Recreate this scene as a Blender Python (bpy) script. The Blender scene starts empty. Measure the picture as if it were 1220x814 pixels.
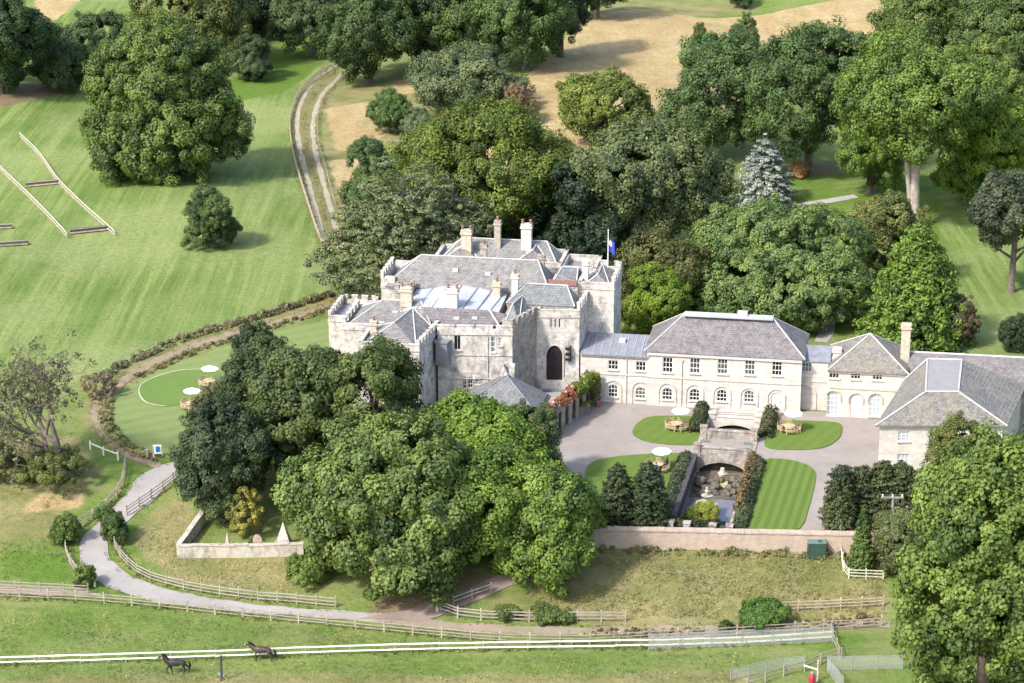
import bpy, math, random
import numpy as np
from mathutils import Vector
R = math.radians
random.seed(7)
RNG = np.random.default_rng(11)
scene = bpy.context.scene
COL = scene.collection

# ------------------------------------------------------------ camera, sky, sun, exposure
PITCH, FPX, CAMH = R(18.5), 2860.0, 101.7
cam = bpy.data.cameras.new('Camera'); camo = bpy.data.objects.new('Camera', cam); COL.objects.link(camo)
cam.sensor_width = 36.0; cam.lens = FPX / 1220 * 36
camo.location = (0, 0, CAMH); camo.rotation_euler = (R(90) - PITCH, 0, 0)
cam.clip_start = 1; cam.clip_end = 12000
scene.camera = camo
SUN_EL = R(45); SUN_H = Vector((-0.74, -0.67)).normalized()
sun_vec = Vector((SUN_H.x * math.cos(SUN_EL), SUN_H.y * math.cos(SUN_EL), math.sin(SUN_EL)))
w = bpy.data.worlds.new('World'); scene.world = w; w.use_nodes = True
nt = w.node_tree; bg = nt.nodes['Background']
sky = nt.nodes.new('ShaderNodeTexSky'); sky.sky_type = 'NISHITA'; sky.sun_disc = False
sky.sun_elevation = SUN_EL; sky.sun_rotation = math.atan2(SUN_H.x, SUN_H.y)
sky.air_density = 1.0; sky.dust_density = 2.5; sky.ozone_density = 0.8
nt.links.new(sky.outputs[0], bg.inputs[0]); bg.inputs[1].default_value = 0.15
sl = bpy.data.lights.new('Sun', 'SUN'); sl.energy = 2.15; sl.angle = R(5); sl.color = (1, 0.96, 0.905)
so = bpy.data.objects.new('Sun', sl); COL.objects.link(so)
so.rotation_euler = (-sun_vec).to_track_quat('-Z', 'Y').to_euler()
so.location = (-150, 0, 200)
vs = scene.view_settings
vs.view_transform = 'Standard'; vs.look = 'None'; vs.gamma = 1.0; vs.use_curve_mapping = False
vs.exposure = 1.47
scene.cycles.max_bounces = 6; scene.cycles.transparent_max_bounces = 12
scene.cycles.diffuse_bounces = 3; scene.cycles.glossy_bounces = 2; scene.cycles.transmission_bounces = 3

# ------------------------------------------------------------ geometry of the view (used only to survey the photograph)
cp, sp = math.cos(PITCH), math.sin(PITCH)
def ray(px, py):
    a = (px - 610) / FPX; b = -(py - 407) / FPX
    return a, cp + b * sp, -sp + b * cp
def P(px, py, z=0.0):
    d = ray(px, py); t = (z - CAMH) / d[2]
    return (d[0] * t, d[1] * t, z)
def sstep(x, a, b):
    t = np.clip((x - a) / (b - a), 0, 1); return t * t * (3 - 2 * t)
def ground(X, Y):
    X = np.asarray(X, float); Y = np.asarray(Y, float)
    k = sstep(X, -30, 4)
    wl = 238.9 - .055 * (X - 7)          # line of the retaining wall below the court
    zr = -1.7 * (1 - np.clip((Y - wl + .3) / .9, 0, 1)) - 2.9 * (1 - sstep(Y, 223, 238))
    zl = -4.6 * (1 - sstep(Y, 223, 272))
    z = k * zr + (1 - k) * zl
    m = np.maximum(sstep(Y, 325, 380), sstep(-X, 50, 85) * sstep(Y, 250, 300))
    z = z + m * (1.3 * np.sin(X * .045 + 1) * np.sin(Y * .031) + .5 * np.sin(X * .11 + Y * .07))
    z = z + sstep(Y, 420, 620) * 3.0
    return z
def G(px, py):
    z = 0.0
    for _ in range(12):
        x, y, _z = P(px, py, z); z = float(ground(x, y))
    return Vector((x, y, z))
def depth(v):
    return v[1] * cp - (v[2] - CAMH) * sp
def ppm(v):            # pixels of the photograph per metre at a point
    return FPX / depth(v)

# ------------------------------------------------------------ materials
MATS = {}
def newmat(name):
    m = bpy.data.materials.new(name); m.use_nodes = True
    n = m.node_tree.nodes; l = m.node_tree.links
    b = n['Principled BSDF']; MATS[name] = m
    return m, n, l, b
def N(n, t, **kw):
    x = n.new(t)
    for k, v in kw.items():
        if k in x.inputs.keys(): x.inputs[k].default_value = v
        else: setattr(x, k, v)
    return x
def mix(n, l, fac, a, b, mode='MIX'):
    x = n.new('ShaderNodeMix'); x.data_type = 'RGBA'; x.blend_type = mode
    for s, v in ((0, fac), (6, a), (7, b)):
        if hasattr(v, 'links'): l.new(v, x.inputs[s])
        else: x.inputs[s].default_value = v if s == 0 else (*v[:3], 1)
    return x.outputs[2]
def ramp(n, l, src, a, b):
    x = n.new('ShaderNodeMapRange'); x.inputs[1].default_value = a; x.inputs[2].default_value = b
    x.clamp = True; l.new(src, x.inputs[0]); return x.outputs[0]
def noise(n, l, vec, scale, detail=4, rough=.6):
    x = n.new('ShaderNodeTexNoise'); x.inputs['Scale'].default_value = scale
    x.inputs['Detail'].default_value = detail; x.inputs['Roughness'].default_value = rough
    if vec is not None: l.new(vec, x.inputs['Vector'])
    return x.outputs[0]
def pos(n):
    return n.new('ShaderNodeNewGeometry').outputs['Position']
def math_(n, l, op, a, b):
    x = n.new('ShaderNodeMath'); x.operation = op
    for s, v in ((0, a), (1, b)):
        if hasattr(v, 'links'): l.new(v, x.inputs[s])
        else: x.inputs[s].default_value = v
    return x.outputs[0]
def bump(n, l, b, h, strength=.4, dist=.05):
    x = n.new('ShaderNodeBump'); x.inputs['Strength'].default_value = strength; x.inputs['Distance'].default_value = dist
    l.new(h, x.inputs['Height']); l.new(x.outputs[0], b.inputs['Normal'])
def simple(name, c, rough=.7, var=.25, scale=1.5, metal=0, spec=.3):
    m, n, l, b = newmat(name)
    p = pos(n); f = noise(n, l, p, scale)
    k = tuple(x * (1 - var) for x in c); h = tuple(min(1, x * (1 + var)) for x in c)
    l.new(mix(n, l, ramp(n, l, f, .3, .7), k, h), b.inputs['Base Color'])
    b.inputs['Roughness'].default_value = rough; b.inputs['Metallic'].default_value = metal
    b.inputs['Specular IOR Level'].default_value = spec
    return m
def stone(name, c, stain, bw=.9, bh=.32, mortar=.7, stain_amt=.6, warm=(.42, .29, .17), cvar=.78):
    m, n, l, b = newmat(name)
    tc = n.new('ShaderNodeTexCoord').outputs['Object']
    s = n.new('ShaderNodeSeparateXYZ'); l.new(tc, s.inputs[0])
    u = math_(n, l, 'ADD', s.outputs[0], s.outputs[1])
    cmb = n.new('ShaderNodeCombineXYZ'); l.new(u, cmb.inputs[0]); l.new(s.outputs[2], cmb.inputs[1])
    br = n.new('ShaderNodeTexBrick'); l.new(cmb.outputs[0], br.inputs['Vector'])
    br.inputs['Scale'].default_value = 1; br.inputs['Brick Width'].default_value = bw; br.inputs['Row Height'].default_value = bh
    br.inputs['Mortar Size'].default_value = .02; br.inputs['Bias'].default_value = 0
    br.inputs['Color1'].default_value = (*c, 1); br.inputs['Color2'].default_value = (*(x * cvar for x in c), 1)
    br.inputs['Mortar'].default_value = (*(x * mortar for x in c), 1)
    f1 = ramp(n, l, noise(n, l, tc, .35, 6, .7), .42, .68)
    mp = n.new('ShaderNodeMapping'); mp.inputs['Scale'].default_value = (1.3, 1.3, .75); l.new(tc, mp.inputs[0])
    f2 = ramp(n, l, noise(n, l, mp.outputs[0], .8, 7, .75), .46, .64)
    f3 = ramp(n, l, noise(n, l, tc, 2.2, 6, .75), .44, .64)
    c1 = mix(n, l, math_(n, l, 'MULTIPLY', f1, stain_amt * .7), br.outputs[0], warm)
    c2 = mix(n, l, math_(n, l, 'MULTIPLY', f2, stain_amt), c1, stain)
    c3 = mix(n, l, math_(n, l, 'MULTIPLY', f3, stain_amt * .45), c2, tuple(x * .55 for x in c))
    l.new(c3, b.inputs['Base Color']); b.inputs['Roughness'].default_value = .9; b.inputs['Specular IOR Level'].default_value = .15
    bump(n, l, b, noise(n, l, tc, 6, 4), .35, .06)
    return m
def slate(name, c, lichen, amt=.4, course=.34):
    m, n, l, b = newmat(name)
    tc = n.new('ShaderNodeTexCoord').outputs['Object']
    s = n.new('ShaderNodeSeparateXYZ'); l.new(tc, s.inputs[0])
    cmb = n.new('ShaderNodeCombineXYZ'); l.new(math_(n, l, 'ADD', s.outputs[0], math_(n, l, 'MULTIPLY', s.outputs[1], .35)), cmb.inputs[0])
    l.new(math_(n, l, 'MULTIPLY', s.outputs[2], 1.9), cmb.inputs[1])
    br = n.new('ShaderNodeTexBrick'); l.new(cmb.outputs[0], br.inputs['Vector'])
    br.inputs['Scale'].default_value = 1; br.inputs['Brick Width'].default_value = .5; br.inputs['Row Height'].default_value = course
    br.inputs['Mortar Size'].default_value = .045
    br.inputs['Color1'].default_value = (*c, 1); br.inputs['Color2'].default_value = (*(x * .6 for x in c), 1)
    br.inputs['Mortar'].default_value = (*(x * .45 for x in c), 1)
    mp = n.new('ShaderNodeMapping'); mp.inputs['Scale'].default_value = (1.1, 1.1, .45); l.new(tc, mp.inputs[0])
    f = ramp(n, l, noise(n, l, mp.outputs[0], .8, 7, .75), .42, .66)
    f2 = ramp(n, l, noise(n, l, tc, 2.5, 6, .75), .47, .68)
    c1 = mix(n, l, math_(n, l, 'MULTIPLY', f, amt), br.outputs[0], lichen)
    c2 = mix(n, l, math_(n, l, 'MULTIPLY', f2, amt * .7), c1, tuple(x * 1.7 for x in c))
    l.new(c2, b.inputs['Base Color']); b.inputs['Roughness'].default_value = .7; b.inputs['Specular IOR Level'].default_value = .3
    bump(n, l, b, br.outputs[1], .25, .03)
    return m
stone('limestone_ashlar', (.565, .525, .475), (.30, .275, .245), 1.0, .36, .85, .38, (.50, .40, .28))
stone('castle_stone', (.68, .635, .58), (.15, .14, .13), .62, .30, .6, .92, (.47, .39, .30), .66)
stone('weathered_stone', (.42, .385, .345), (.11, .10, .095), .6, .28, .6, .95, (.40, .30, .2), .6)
stone('wall_stone', (.46, .375, .305), (.25, .21, .17), .45, .16, .8, .5, (.40, .24, .16))
stone('white_wall', (.50, .455, .40), (.16, .16, .12), .5, .18, .8, .8, (.52, .38, .28))
slate('slate_grey', (.175, .17, .168), (.26, .235, .20), .6)
slate('slate_mauve', (.155, .142, .146), (.22, .195, .175), .6)
slate('slate_lichen', (.175, .165, .155), (.23, .20, .13), .7)
slate('slate_blue', (.17, .175, .18), (.21, .215, .195), .5)
simple('lead_flat', (.34, .355, .395), .45, .12, .5, 0, .5)
simple('lead_ridge', (.43, .415, .395), .6, .2, 2)
simple('lead_grey', (.19, .195, .215), .5, .2, 1.2)
simple('lead_panel', (.225, .212, .212), .6, .12, .8)
simple('red_brick', (.24, .12, .10), .85, .3, 4)
simple('terracotta', (.24, .12, .085), .8, .3, 4)
simple('chimney_buff', (.42, .36, .28), .9, .25, 2.5)
simple('white_paint', (.70, .69, .66), .5, .06, 2)
simple('chalk_line', (.42, .45, .33), .9, .1, 2)
simple('white_fence', (.74, .72, .66), .6, .16, 1.2)
simple('grey_wood', (.30, .26, .22), .85, .3, 1.5)
simple('pale_wood', (.27, .235, .195), .85, .25, 1.5)
simple('post_wood', (.36, .30, .24), .9, .3, 1.5)
simple('brush_dark', (.055, .05, .05), .9, .4, 3)
simple('pale_rail', (.36, .275, .22), .85, .25, 1.5)
simple('teak', (.42, .31, .20), .6, .22, 3)
simple('canvas', (.85, .84, .80), .8, .04, 1)
simple('black_iron', (.015, .014, .014), .5, .2, 2)
simple('dark_door', (.016, .012, .014), .6, .3, 1.5)
simple('white_door', (.55, .52, .48), .5, .05, 1)
simple('blue_door', (.20, .35, .42), .5, .1, 1)
simple('fountain_stone', (.37, .32, .24), .8, .35, 2.5)
simple('rock', (.105, .09, .07), .9, .6, 1.8)
simple('sand_panel', (.48, .40, .22), .85, .2, 1.5)
simple('green_paint', (.10, .17, .14), .5, .15, 1)
simple('dark_green_paint', (.03, .06, .045), .5, .2, 1)
simple('teal_pipe', (.03, .16, .14), .5, .2, 1)
simple('sign_blue', (.02, .11, .34), .4, .05, 1)
simple('flag_blue', (.03, .05, .34), .7, .1, 1)
simple('flag_pale', (.72, .70, .30), .7, .1, 1)
simple('horse_black', (.024, .019, .02), .42, .3, 2.5, 0, .5)
simple('horse_bay', (.05, .03, .023), .42, .3, 2.5, 0, .5)
simple('horse_hair', (.008, .007, .007), .6, .2, 3)
simple('skin', (.52, .33, .25), .6, .05, 3)
simple('hair_brown', (.05, .03, .02), .6, .2, 8)
simple('cloth_dark', (.045, .03, .075), .9, .2, 5)
simple('cloth_blue', (.33, .45, .55), .9, .1, 5)
simple('red_paint', (.28, .035, .045), .4, .2, 1.5)
simple('pot_red', (.34, .13, .08), .8, .2, 3)
simple('steel_grey', (.30, .32, .34), .4, .1, 2, .3)
simple('bark', (.13, .105, .085), .95, .4, 1.5)
simple('bark_pale', (.30, .26, .215), .95, .35, 1.2)
simple('bark_grey', (.22, .20, .185), .95, .35, 1.2)
simple('headstone', (.40, .30, .25), .9, .3, 2)
# window glass
m, n, l, b = newmat('glass'); b.inputs['Roughness'].default_value = .12
oi = n.new('ShaderNodeObjectInfo'); l.new(mix(n, l, ramp(n, l, oi.outputs['Random'], .45, 1.0), (.010, .011, .014), (.11, .11, .10)), b.inputs['Base Color'])
m, n, l, b = newmat('pale_glass'); b.inputs['Base Color'].default_value = (.36, .39, .42, 1); b.inputs['Roughness'].default_value = .2
m, n, l, b = newmat('water'); b.inputs['Base Color'].default_value = (.13, .135, .165, 1); b.inputs['Roughness'].default_value = .08
bump(n, l, b, noise(n, l, pos(n), 2.5, 3), .25, .05)
# wire netting seen from afar: a fine grid of wires
m, n, l, b = newmat('netting')
b.inputs['Base Color'].default_value = (.42, .43, .43, 1)
tr = n.new('ShaderNodeBsdfTransparent'); ms = n.new('ShaderNodeMixShader'); ms.inputs[0].default_value = .34
l.new(tr.outputs[0], ms.inputs[1]); l.new(b.outputs[0], ms.inputs[2]); l.new(ms.outputs[0], n['Material Output'].inputs[0])
# gravel and roads
def gravel(name, c, c2, sc=.25):
    m, n, l, b = newmat(name); p = pos(n)
    f = ramp(n, l, noise(n, l, p, sc, 5, .65), .35, .68); g = ramp(n, l, noise(n, l, p, 5.0, 3, .7), .3, .7)
    c1 = mix(n, l, f, c, c2); st = ramp(n, l, noise(n, l, p, .55, 6, .75), .50, .70); c1 = mix(n, l, math_(n, l, 'MULTIPLY', st, .4), c1, tuple(x * .68 for x in c)); c3 = mix(n, l, math_(n, l, 'MULTIPLY', g, .35), c1, tuple(x * .7 for x in c))
    l.new(c3, b.inputs['Base Color']); b.inputs['Roughness'].default_value = .95; b.inputs['Specular IOR Level'].default_value = .1
    bump(n, l, b, noise(n, l, p, 9, 3), .4, .03)
gravel('courtyard_gravel', (.235, .205, .18), (.305, .27, .24), .12)
gravel('drive_asphalt', (.265, .245, .23), (.33, .31, .29), .15)
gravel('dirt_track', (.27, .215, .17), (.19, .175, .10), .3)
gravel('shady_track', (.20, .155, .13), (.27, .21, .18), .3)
gravel('rut_chalk', (.36, .32, .25), (.24, .22, .13), .3)
gravel('pink_strip', (.27, .21, .15), (.17, .15, .085), .4)
gravel('track_verge', (.20, .175, .085), (.115, .13, .045), .35)
gravel('path_grey', (.29, .27, .25), (.36, .33, .31), .2)
# lawn with crossed mowing stripes
def lawn(name, c, c2, ang, period, amt=.5):
    m, n, l, b = newmat(name); p = pos(n)
    mp = n.new('ShaderNodeMapping'); mp.inputs['Rotation'].default_value = (0, 0, R(ang)); l.new(p, mp.inputs[0])
    wv = n.new('ShaderNodeTexWave'); wv.wave_profile = 'SIN'; wv.inputs['Scale'].default_value = .314 / period * 1.0
    wv.inputs['Distortion'].default_value = .6; wv.inputs['Detail Scale'].default_value = .4
    l.new(mp.outputs[0], wv.inputs['Vector'])
    f = ramp(n, l, wv.outputs['Fac'], .35, .65); g = ramp(n, l, noise(n, l, p, .8, 5, .7), .3, .7)
    c1 = mix(n, l, math_(n, l, 'MULTIPLY', f, amt), c, c2)
    c3 = mix(n, l, math_(n, l, 'MULTIPLY', g, .35), c1, tuple(x * .72 for x in c))
    l.new(c3, b.inputs['Base Color']); b.inputs['Roughness'].default_value = .95; b.inputs['Specular IOR Level'].default_value = .1
    bump(n, l, b, noise(n, l, p, 7, 3), .5, .05)
lawn('lawn_striped', (.082, .13, .026), (.118, .172, .036), 13.5, 1.05, .85)
lawn('lawn_plain', (.095, .145, .028), (.12, .17, .036), 30, 1.6, .4)
lawn('oval_lawn', (.15, .19, .065), (.18, .22, .085), 60, 2.6, .5)
lawn('oval_inner', (.105, .165, .04), (.13, .185, .05), 60, 1.2, .5)
# foliage: tint per object, tone per leaf
def foliage(name, transl=.28, rough=.55):
    m, n, l, b = newmat(name)
    oi = n.new('ShaderNodeObjectInfo'); at = n.new('ShaderNodeAttribute'); at.attribute_name = 'tone'
    t = at.outputs['Fac']
    dark = mix(n, l, 1.0, oi.outputs['Color'], (.46, .56, .62), 'MULTIPLY')
    light = mix(n, l, 1.0, oi.outputs['Color'], (2.20, 1.92, 1.65), 'MULTIPLY')
    c = mix(n, l, t, dark, light)
    l.new(c, b.inputs['Base Color']); b.inputs['Roughness'].default_value = rough; b.inputs['Specular IOR Level'].default_value = .25
    tl = n.new('ShaderNodeBsdfTranslucent'); l.new(mix(n, l, 1.0, c, (1.25, 1.35, .6), 'MULTIPLY'), tl.inputs[0])
    ms = n.new('ShaderNodeMixShader'); ms.inputs[0].default_value = transl
    l.new(b.outputs[0], ms.inputs[1]); l.new(tl.outputs[0], ms.inputs[2]); l.new(ms.outputs[0], n['Material Output'].inputs[0])
foliage('foliage'); foliage('needles', .12, .6); foliage('dry_tuft', .3, .8)

# terrain
def terrain_mat():
    m, n, l, b = newmat('meadow'); p = pos(n)
    z1 = n.new('ShaderNodeAttribute'); z1.attribute_name = 'zone'
    s = n.new('ShaderNodeSeparateColor'); l.new(z1.outputs['Color'], s.inputs[0])
    z2 = n.new('ShaderNodeAttribute'); z2.attribute_name = 'zone2'
    s2 = n.new('ShaderNodeSeparateColor'); l.new(z2.outputs['Color'], s2.inputs[0])
    big = noise(n, l, p, .028, 5, .6); mid = noise(n, l, p, .16, 5, .65); fine = noise(n, l, p, 1.3, 5, .75); vfine = noise(n, l, p, 6.0, 3, .7)
    green = mix(n, l, ramp(n, l, mid, .35, .65), (.088, .152, .028), (.165, .215, .055))
    green = mix(n, l, math_(n, l, 'MULTIPLY', ramp(n, l, big, .42, .66), .7), green, (.195, .21, .082))
    # mown streaks along the field
    mp = n.new('ShaderNodeMapping'); mp.inputs['Rotation'].default_value = (0, 0, R(-21)); mp.inputs['Scale'].default_value = (.8, .020, 1)
    l.new(p, mp.inputs[0])
    st = noise(n, l, mp.outputs[0], 1.0, 5, .7)
    mp2 = n.new('ShaderNodeMapping'); mp2.inputs['Rotation'].default_value = (0, 0, R(-68)); mp2.inputs['Scale'].default_value = (.30, .018, 1)
    l.new(p, mp2.inputs[0]); st2 = noise(n, l, mp2.outputs[0], 1.0, 5, .7)
    field = mix(n, l, ramp(n, l, st, .38, .62), (.092, .155, .032), (.215, .262, .085))
    field = mix(n, l, math_(n, l, 'MULTIPLY', ramp(n, l, st2, .46, .64), .6), field, (.085, .152, .030))
    field = mix(n, l, math_(n, l, 'MULTIPLY', ramp(n, l, big, .42, .62), .65), field, (.24, .275, .11))
    rough = mix(n, l, ramp(n, l, mid, .34, .66), (.125, .135, .042), (.265, .235, .11))
    rough = mix(n, l, math_(n, l, 'MULTIPLY', ramp(n, l, fine, .5, .72), .6), rough, (.32, .265, .14))
    mpg = n.new('ShaderNodeMapping'); mpg.inputs['Rotation'].default_value = (0, 0, R(35)); mpg.inputs['Scale'].default_value = (.22, .05, 1); l.new(p, mpg.inputs[0])
    gs = noise(n, l, mpg.outputs[0], 1.0, 5, .7)
    gold = mix(n, l, ramp(n, l, gs, .36, .64), (.35, .245, .115), (.45, .34, .19))
    gold = mix(n, l, math_(n, l, 'MULTIPLY', ramp(n, l, mid, .52, .72), .6), gold, (.25, .19, .075))
    gold = mix(n, l, math_(n, l, 'MULTIPLY', ramp(n, l, fine, .45, .7), .4), gold, (.27, .19, .09))
    earth = mix(n, l, mid, (.13, .09, .055), (.24, .18, .11))  # brown for bare soil and for tree shade painted into the ground
    def edge(o, a=.32, bb=.68):
        return ramp(n, l, math_(n, l, 'ADD', o, math_(n, l, 'MULTIPLY', math_(n, l, 'SUBTRACT', mid, .5), .7)), a, bb)
    c = mix(n, l, edge(s.outputs[2]), green, field)
    c = mix(n, l, edge(s.outputs[1]), c, rough)
    c = mix(n, l, edge(s.outputs[0]), c, gold)
    c = mix(n, l, edge(s2.outputs[0]), c, earth)
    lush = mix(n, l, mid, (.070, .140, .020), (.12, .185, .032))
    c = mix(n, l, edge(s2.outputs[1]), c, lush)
    c = mix(n, l, math_(n, l, 'MULTIPLY', ramp(n, l, fine, .42, .68), .38), c, (.050, .080, .016))
    c = mix(n, l, math_(n, l, 'MULTIPLY', ramp(n, l, vfine, .5, .75), .3), c, (.24, .25, .11))
    mpx = n.new('ShaderNodeMapping'); mpx.inputs['Scale'].default_value = (.10, .28, 1); l.new(p, mpx.inputs[0]); pt = noise(n, l, mpx.outputs[0], 1.0, 6, .72)
    pn = math_(n, l, 'MULTIPLY', math_(n, l, 'SUBTRACT', 1.0, s.outputs[2]), ramp(n, l, pt, .50, .64))
    c = mix(n, l, math_(n, l, 'MULTIPLY', pn, .45), c, (.25, .22, .11))
    l.new(c, b.inputs['Base Color']); b.inputs['Roughness'].default_value = 1; b.inputs['Specular IOR Level'].default_value = .05
    bump(n, l, b, math_(n, l, 'ADD', fine, math_(n, l, 'MULTIPLY', vfine, .5)), .9, .3)
terrain_mat()

# ------------------------------------------------------------ builders
def setp(o, label=None, cat=None, group=None, kind=None):
    if label: o['label'] = label
    if cat: o['category'] = cat
    if group: o['group'] = group
    if kind: o['kind'] = kind
    return o
def thing(name, label, cat, loc=(0, 0, 0), rz=0, group=None, kind=None):
    o = bpy.data.objects.new(name, None); COL.objects.link(o); o.empty_display_size = .5
    o.location = loc; o.rotation_euler = (0, 0, rz)
    return setp(o, label, cat, group, kind)
class MB:
    def __init__(s): s.v = []; s.f = []
    def add(s, vs, fs):
        k = len(s.v); s.v += [tuple(x) for x in vs]; s.f += [tuple(i + k for i in f) for f in fs]; return s
    def box(s, c, d, rz=0.0):
        hx, hy, hz = d[0] / 2, d[1] / 2, d[2] / 2; co, si = math.cos(rz), math.sin(rz)
        vs = []
        for z in (-hz, hz):
            for x, y in ((-hx, -hy), (hx, -hy), (hx, hy), (-hx, hy)):
                vs.append((c[0] + x * co - y * si, c[1] + x * si + y * co, c[2] + z))
        return s.add(vs, [(3, 2, 1, 0), (4, 5, 6, 7), (0, 1, 5, 4), (1, 2, 6, 5), (2, 3, 7, 6), (3, 0, 4, 7)])
    def bar(s, a, b, wd, ht):      # beam from a to b, square to the vertical
        a = Vector(a); b = Vector(b); d = (b - a)
        h = Vector((d.x, d.y, 0)); h = h.normalized() if h.length > 1e-6 else Vector((1, 0, 0))
        sd = Vector((-h.y, h.x, 0)) * wd / 2; up = d.normalized().cross(sd.normalized()) if d.length > 1e-6 else Vector((0, 0, 1))
        up = up * (ht / 2)
        if abs(up.z) < 1e-6 and d.length > 0 and abs(d.z) < 1e-6: up = Vector((0, 0, ht / 2))
        vs = [a - sd - up, a + sd - up, a + sd + up, a - sd + up, b - sd - up, b + sd - up, b + sd + up, b - sd + up]
        return s.add(vs, [(0, 1, 2, 3), (7, 6, 5, 4), (0, 4, 5, 1), (1, 5, 6, 2), (2, 6, 7, 3), (3, 7, 4, 0)])
    def prism(s, poly, z0, z1, bottom=False):
        k = len(poly); vs = [(x, y, z0) for x, y in poly] + [(x, y, z1) for x, y in poly]
        fs = [tuple(range(k, 2 * k))] + [(i, (i + 1) % k, (i + 1) % k + k, i + k) for i in range(k)]
        if bottom: fs.append(tuple(reversed(range(k))))
        return s.add(vs, fs)
    def tube(s, pts, rs, k=7, cap=True):
        pts = [Vector(q) for q in pts]; vs = []; fs = []
        for i, q in enumerate(pts):
            t = (pts[min(i + 1, len(pts) - 1)] - pts[max(i - 1, 0)]).normalized()
            a = t.cross(Vector((0, 0, 1)) if abs(t.z) < .9 else Vector((1, 0, 0))).normalized(); bb = t.cross(a)
            r = rs[i] if hasattr(rs, '__len__') else rs
            for j in range(k):
                an = 2 * math.pi * j / k; vs.append(q + (a * math.cos(an) + bb * math.sin(an)) * r)
        for i in range(len(pts) - 1):
            for j in range(k):
                fs.append((i * k + j, i * k + (j + 1) % k, (i + 1) * k + (j + 1) % k, (i + 1) * k + j))
        if cap: fs += [tuple(range(k))[::-1], tuple((len(pts) - 1) * k + j for j in range(k))]
        return s.add(vs, fs)
    def lathe(s, prof, c=(0, 0, 0), k=16):
        vs = []; fs = []
        for r, z in prof:
            for j in range(k):
                a = 2 * math.pi * j / k; vs.append((c[0] + r * math.cos(a), c[1] + r * math.sin(a), c[2] + z))
        for i in range(len(prof) - 1):
            for j in range(k):
                fs.append((i * k + j, i * k + (j + 1) % k, (i + 1) * k + (j + 1) % k, (i + 1) * k + j))
        fs += [tuple(range(k))[::-1], tuple((len(prof) - 1) * k + j for j in range(k))]
        return s.add(vs, fs)
    def build(s, name, mat, parent=None, world=False, smooth=False):
        me = bpy.data.meshes.new(name); v = s.v
        if world and parent is not None:
            L = parent.location; v = [(a - L[0], b_ - L[1], c - L[2]) for a, b_, c in v]
        me.from_pydata(v, [], s.f); me.update()
        if smooth: me.polygons.foreach_set('use_smooth', [True] * len(me.polygons))
        me.materials.append(MATS[mat])
        o = bpy.data.objects.new(name, me); COL.objects.link(o)
        if parent is not None: o.parent = parent
        return o
def copy_tree(o, parent=None):
    c = o.copy(); COL.objects.link(c)
    if parent is not None: c.parent = parent
    for ch in [q for q in o.children]: copy_tree(ch, c)
    return c
def catmull(pts, step):
    pts = [Vector(q) for q in pts]; out = []
    for i in range(len(pts) - 1):
        p0 = pts[max(i - 1, 0)]; p1 = pts[i]; p2 = pts[i + 1]; p3 = pts[min(i + 2, len(pts) - 1)]
        k = max(1, int((p2 - p1).length / step))
        for j in range(k):
            t = j / k
            out.append(.5 * ((2 * p1) + (p2 - p0) * t + (2 * p0 - 5 * p1 + 4 * p2 - p3) * t * t + (3 * p1 - p0 - 3 * p2 + p3) * t ** 3))
    out.append(pts[-1]); return out
def drape(x, y, off): return (x, y, float(ground(x, y)) + off)

# ------------------------------------------------------------ terrain sheet
RILL_N = P(834, 631)      # near end centre of the sunken water garden
RILL_F = P(879, 490)
ra = Vector((RILL_F[0] - RILL_N[0], RILL_F[1] - RILL_N[1], 0)); RLEN = ra.length; ra.normalize()
rb = Vector((ra.y, -ra.x, 0))      # to the right
def RL(a, b_, z=0.0): return (RILL_N[0] + ra.x * a + rb.x * b_, RILL_N[1] + ra.y * a + rb.y * b_, z)
RHW = 3.0
def axis(lo, hi, fine, far):
    core = np.arange(lo, hi + fine, fine); o = [core]; d = fine; e = []
    x = core[-1]
    while x < far: d *= 1.5; x += d; e.append(x)
    d = fine; x = core[0]; g = []
    while x > -far: d *= 1.5; x -= d; g.append(x)
    return np.concatenate([np.array(g[::-1]), core, np.array(e)])
gx = axis(-130, 130, .9, 6000); gy = axis(185, 600, .9, 9000)
GX, GY = np.meshgrid(gx, gy); GZ = ground(GX, GY)
def inpoly(X, Y, poly):
    r = np.zeros(X.shape, bool); k = len(poly)
    for i in range(k):
        x0, y0 = poly[i][:2]; x1, y1 = poly[(i + 1) % k][:2]
        if y0 == y1: continue
        c = ((Y > min(y0, y1)) & (Y <= max(y0, y1))); xi = (Y - y0) * (x1 - x0) / (y1 - y0) + x0
        r ^= c & (X < xi)
    return r
def zone(polys, blur=2):
    a = np.zeros(GX.shape)
    for pl in polys: a[inpoly(GX, GY, [G(*q) for q in pl])] = 1
    for _ in range(blur):
        q = np.pad(a, 1, mode='edge')
        a = (q[:-2, 1:-1] + q[2:, 1:-1] + q[1:-1, :-2] + q[1:-1, 2:] + q[1:-1, 1:-1] * 2) / 6
    return a
gold = zone([[(540, 190), (600, 120), (640, 80), (690, 22), (760, 10), (840, 22), (905, 18), (1000, 0), (1120, -4), (1060, 80), (960, 80), (900, 120), (800, 170), (700, 220)],
             [(40, -10), (110, -10), (70, 22), (45, 30)],
             [(388, 130), (440, 120), (470, 150), (440, 180), (400, 180)], [(392, 190), (430, 190), (420, 235), (405, 240)],
             [(470, 95), (520, 95), (510, 110), (470, 112)],
             [(40, 590), (100, 585), (95, 605), (30, 612)]], 2)
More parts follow.
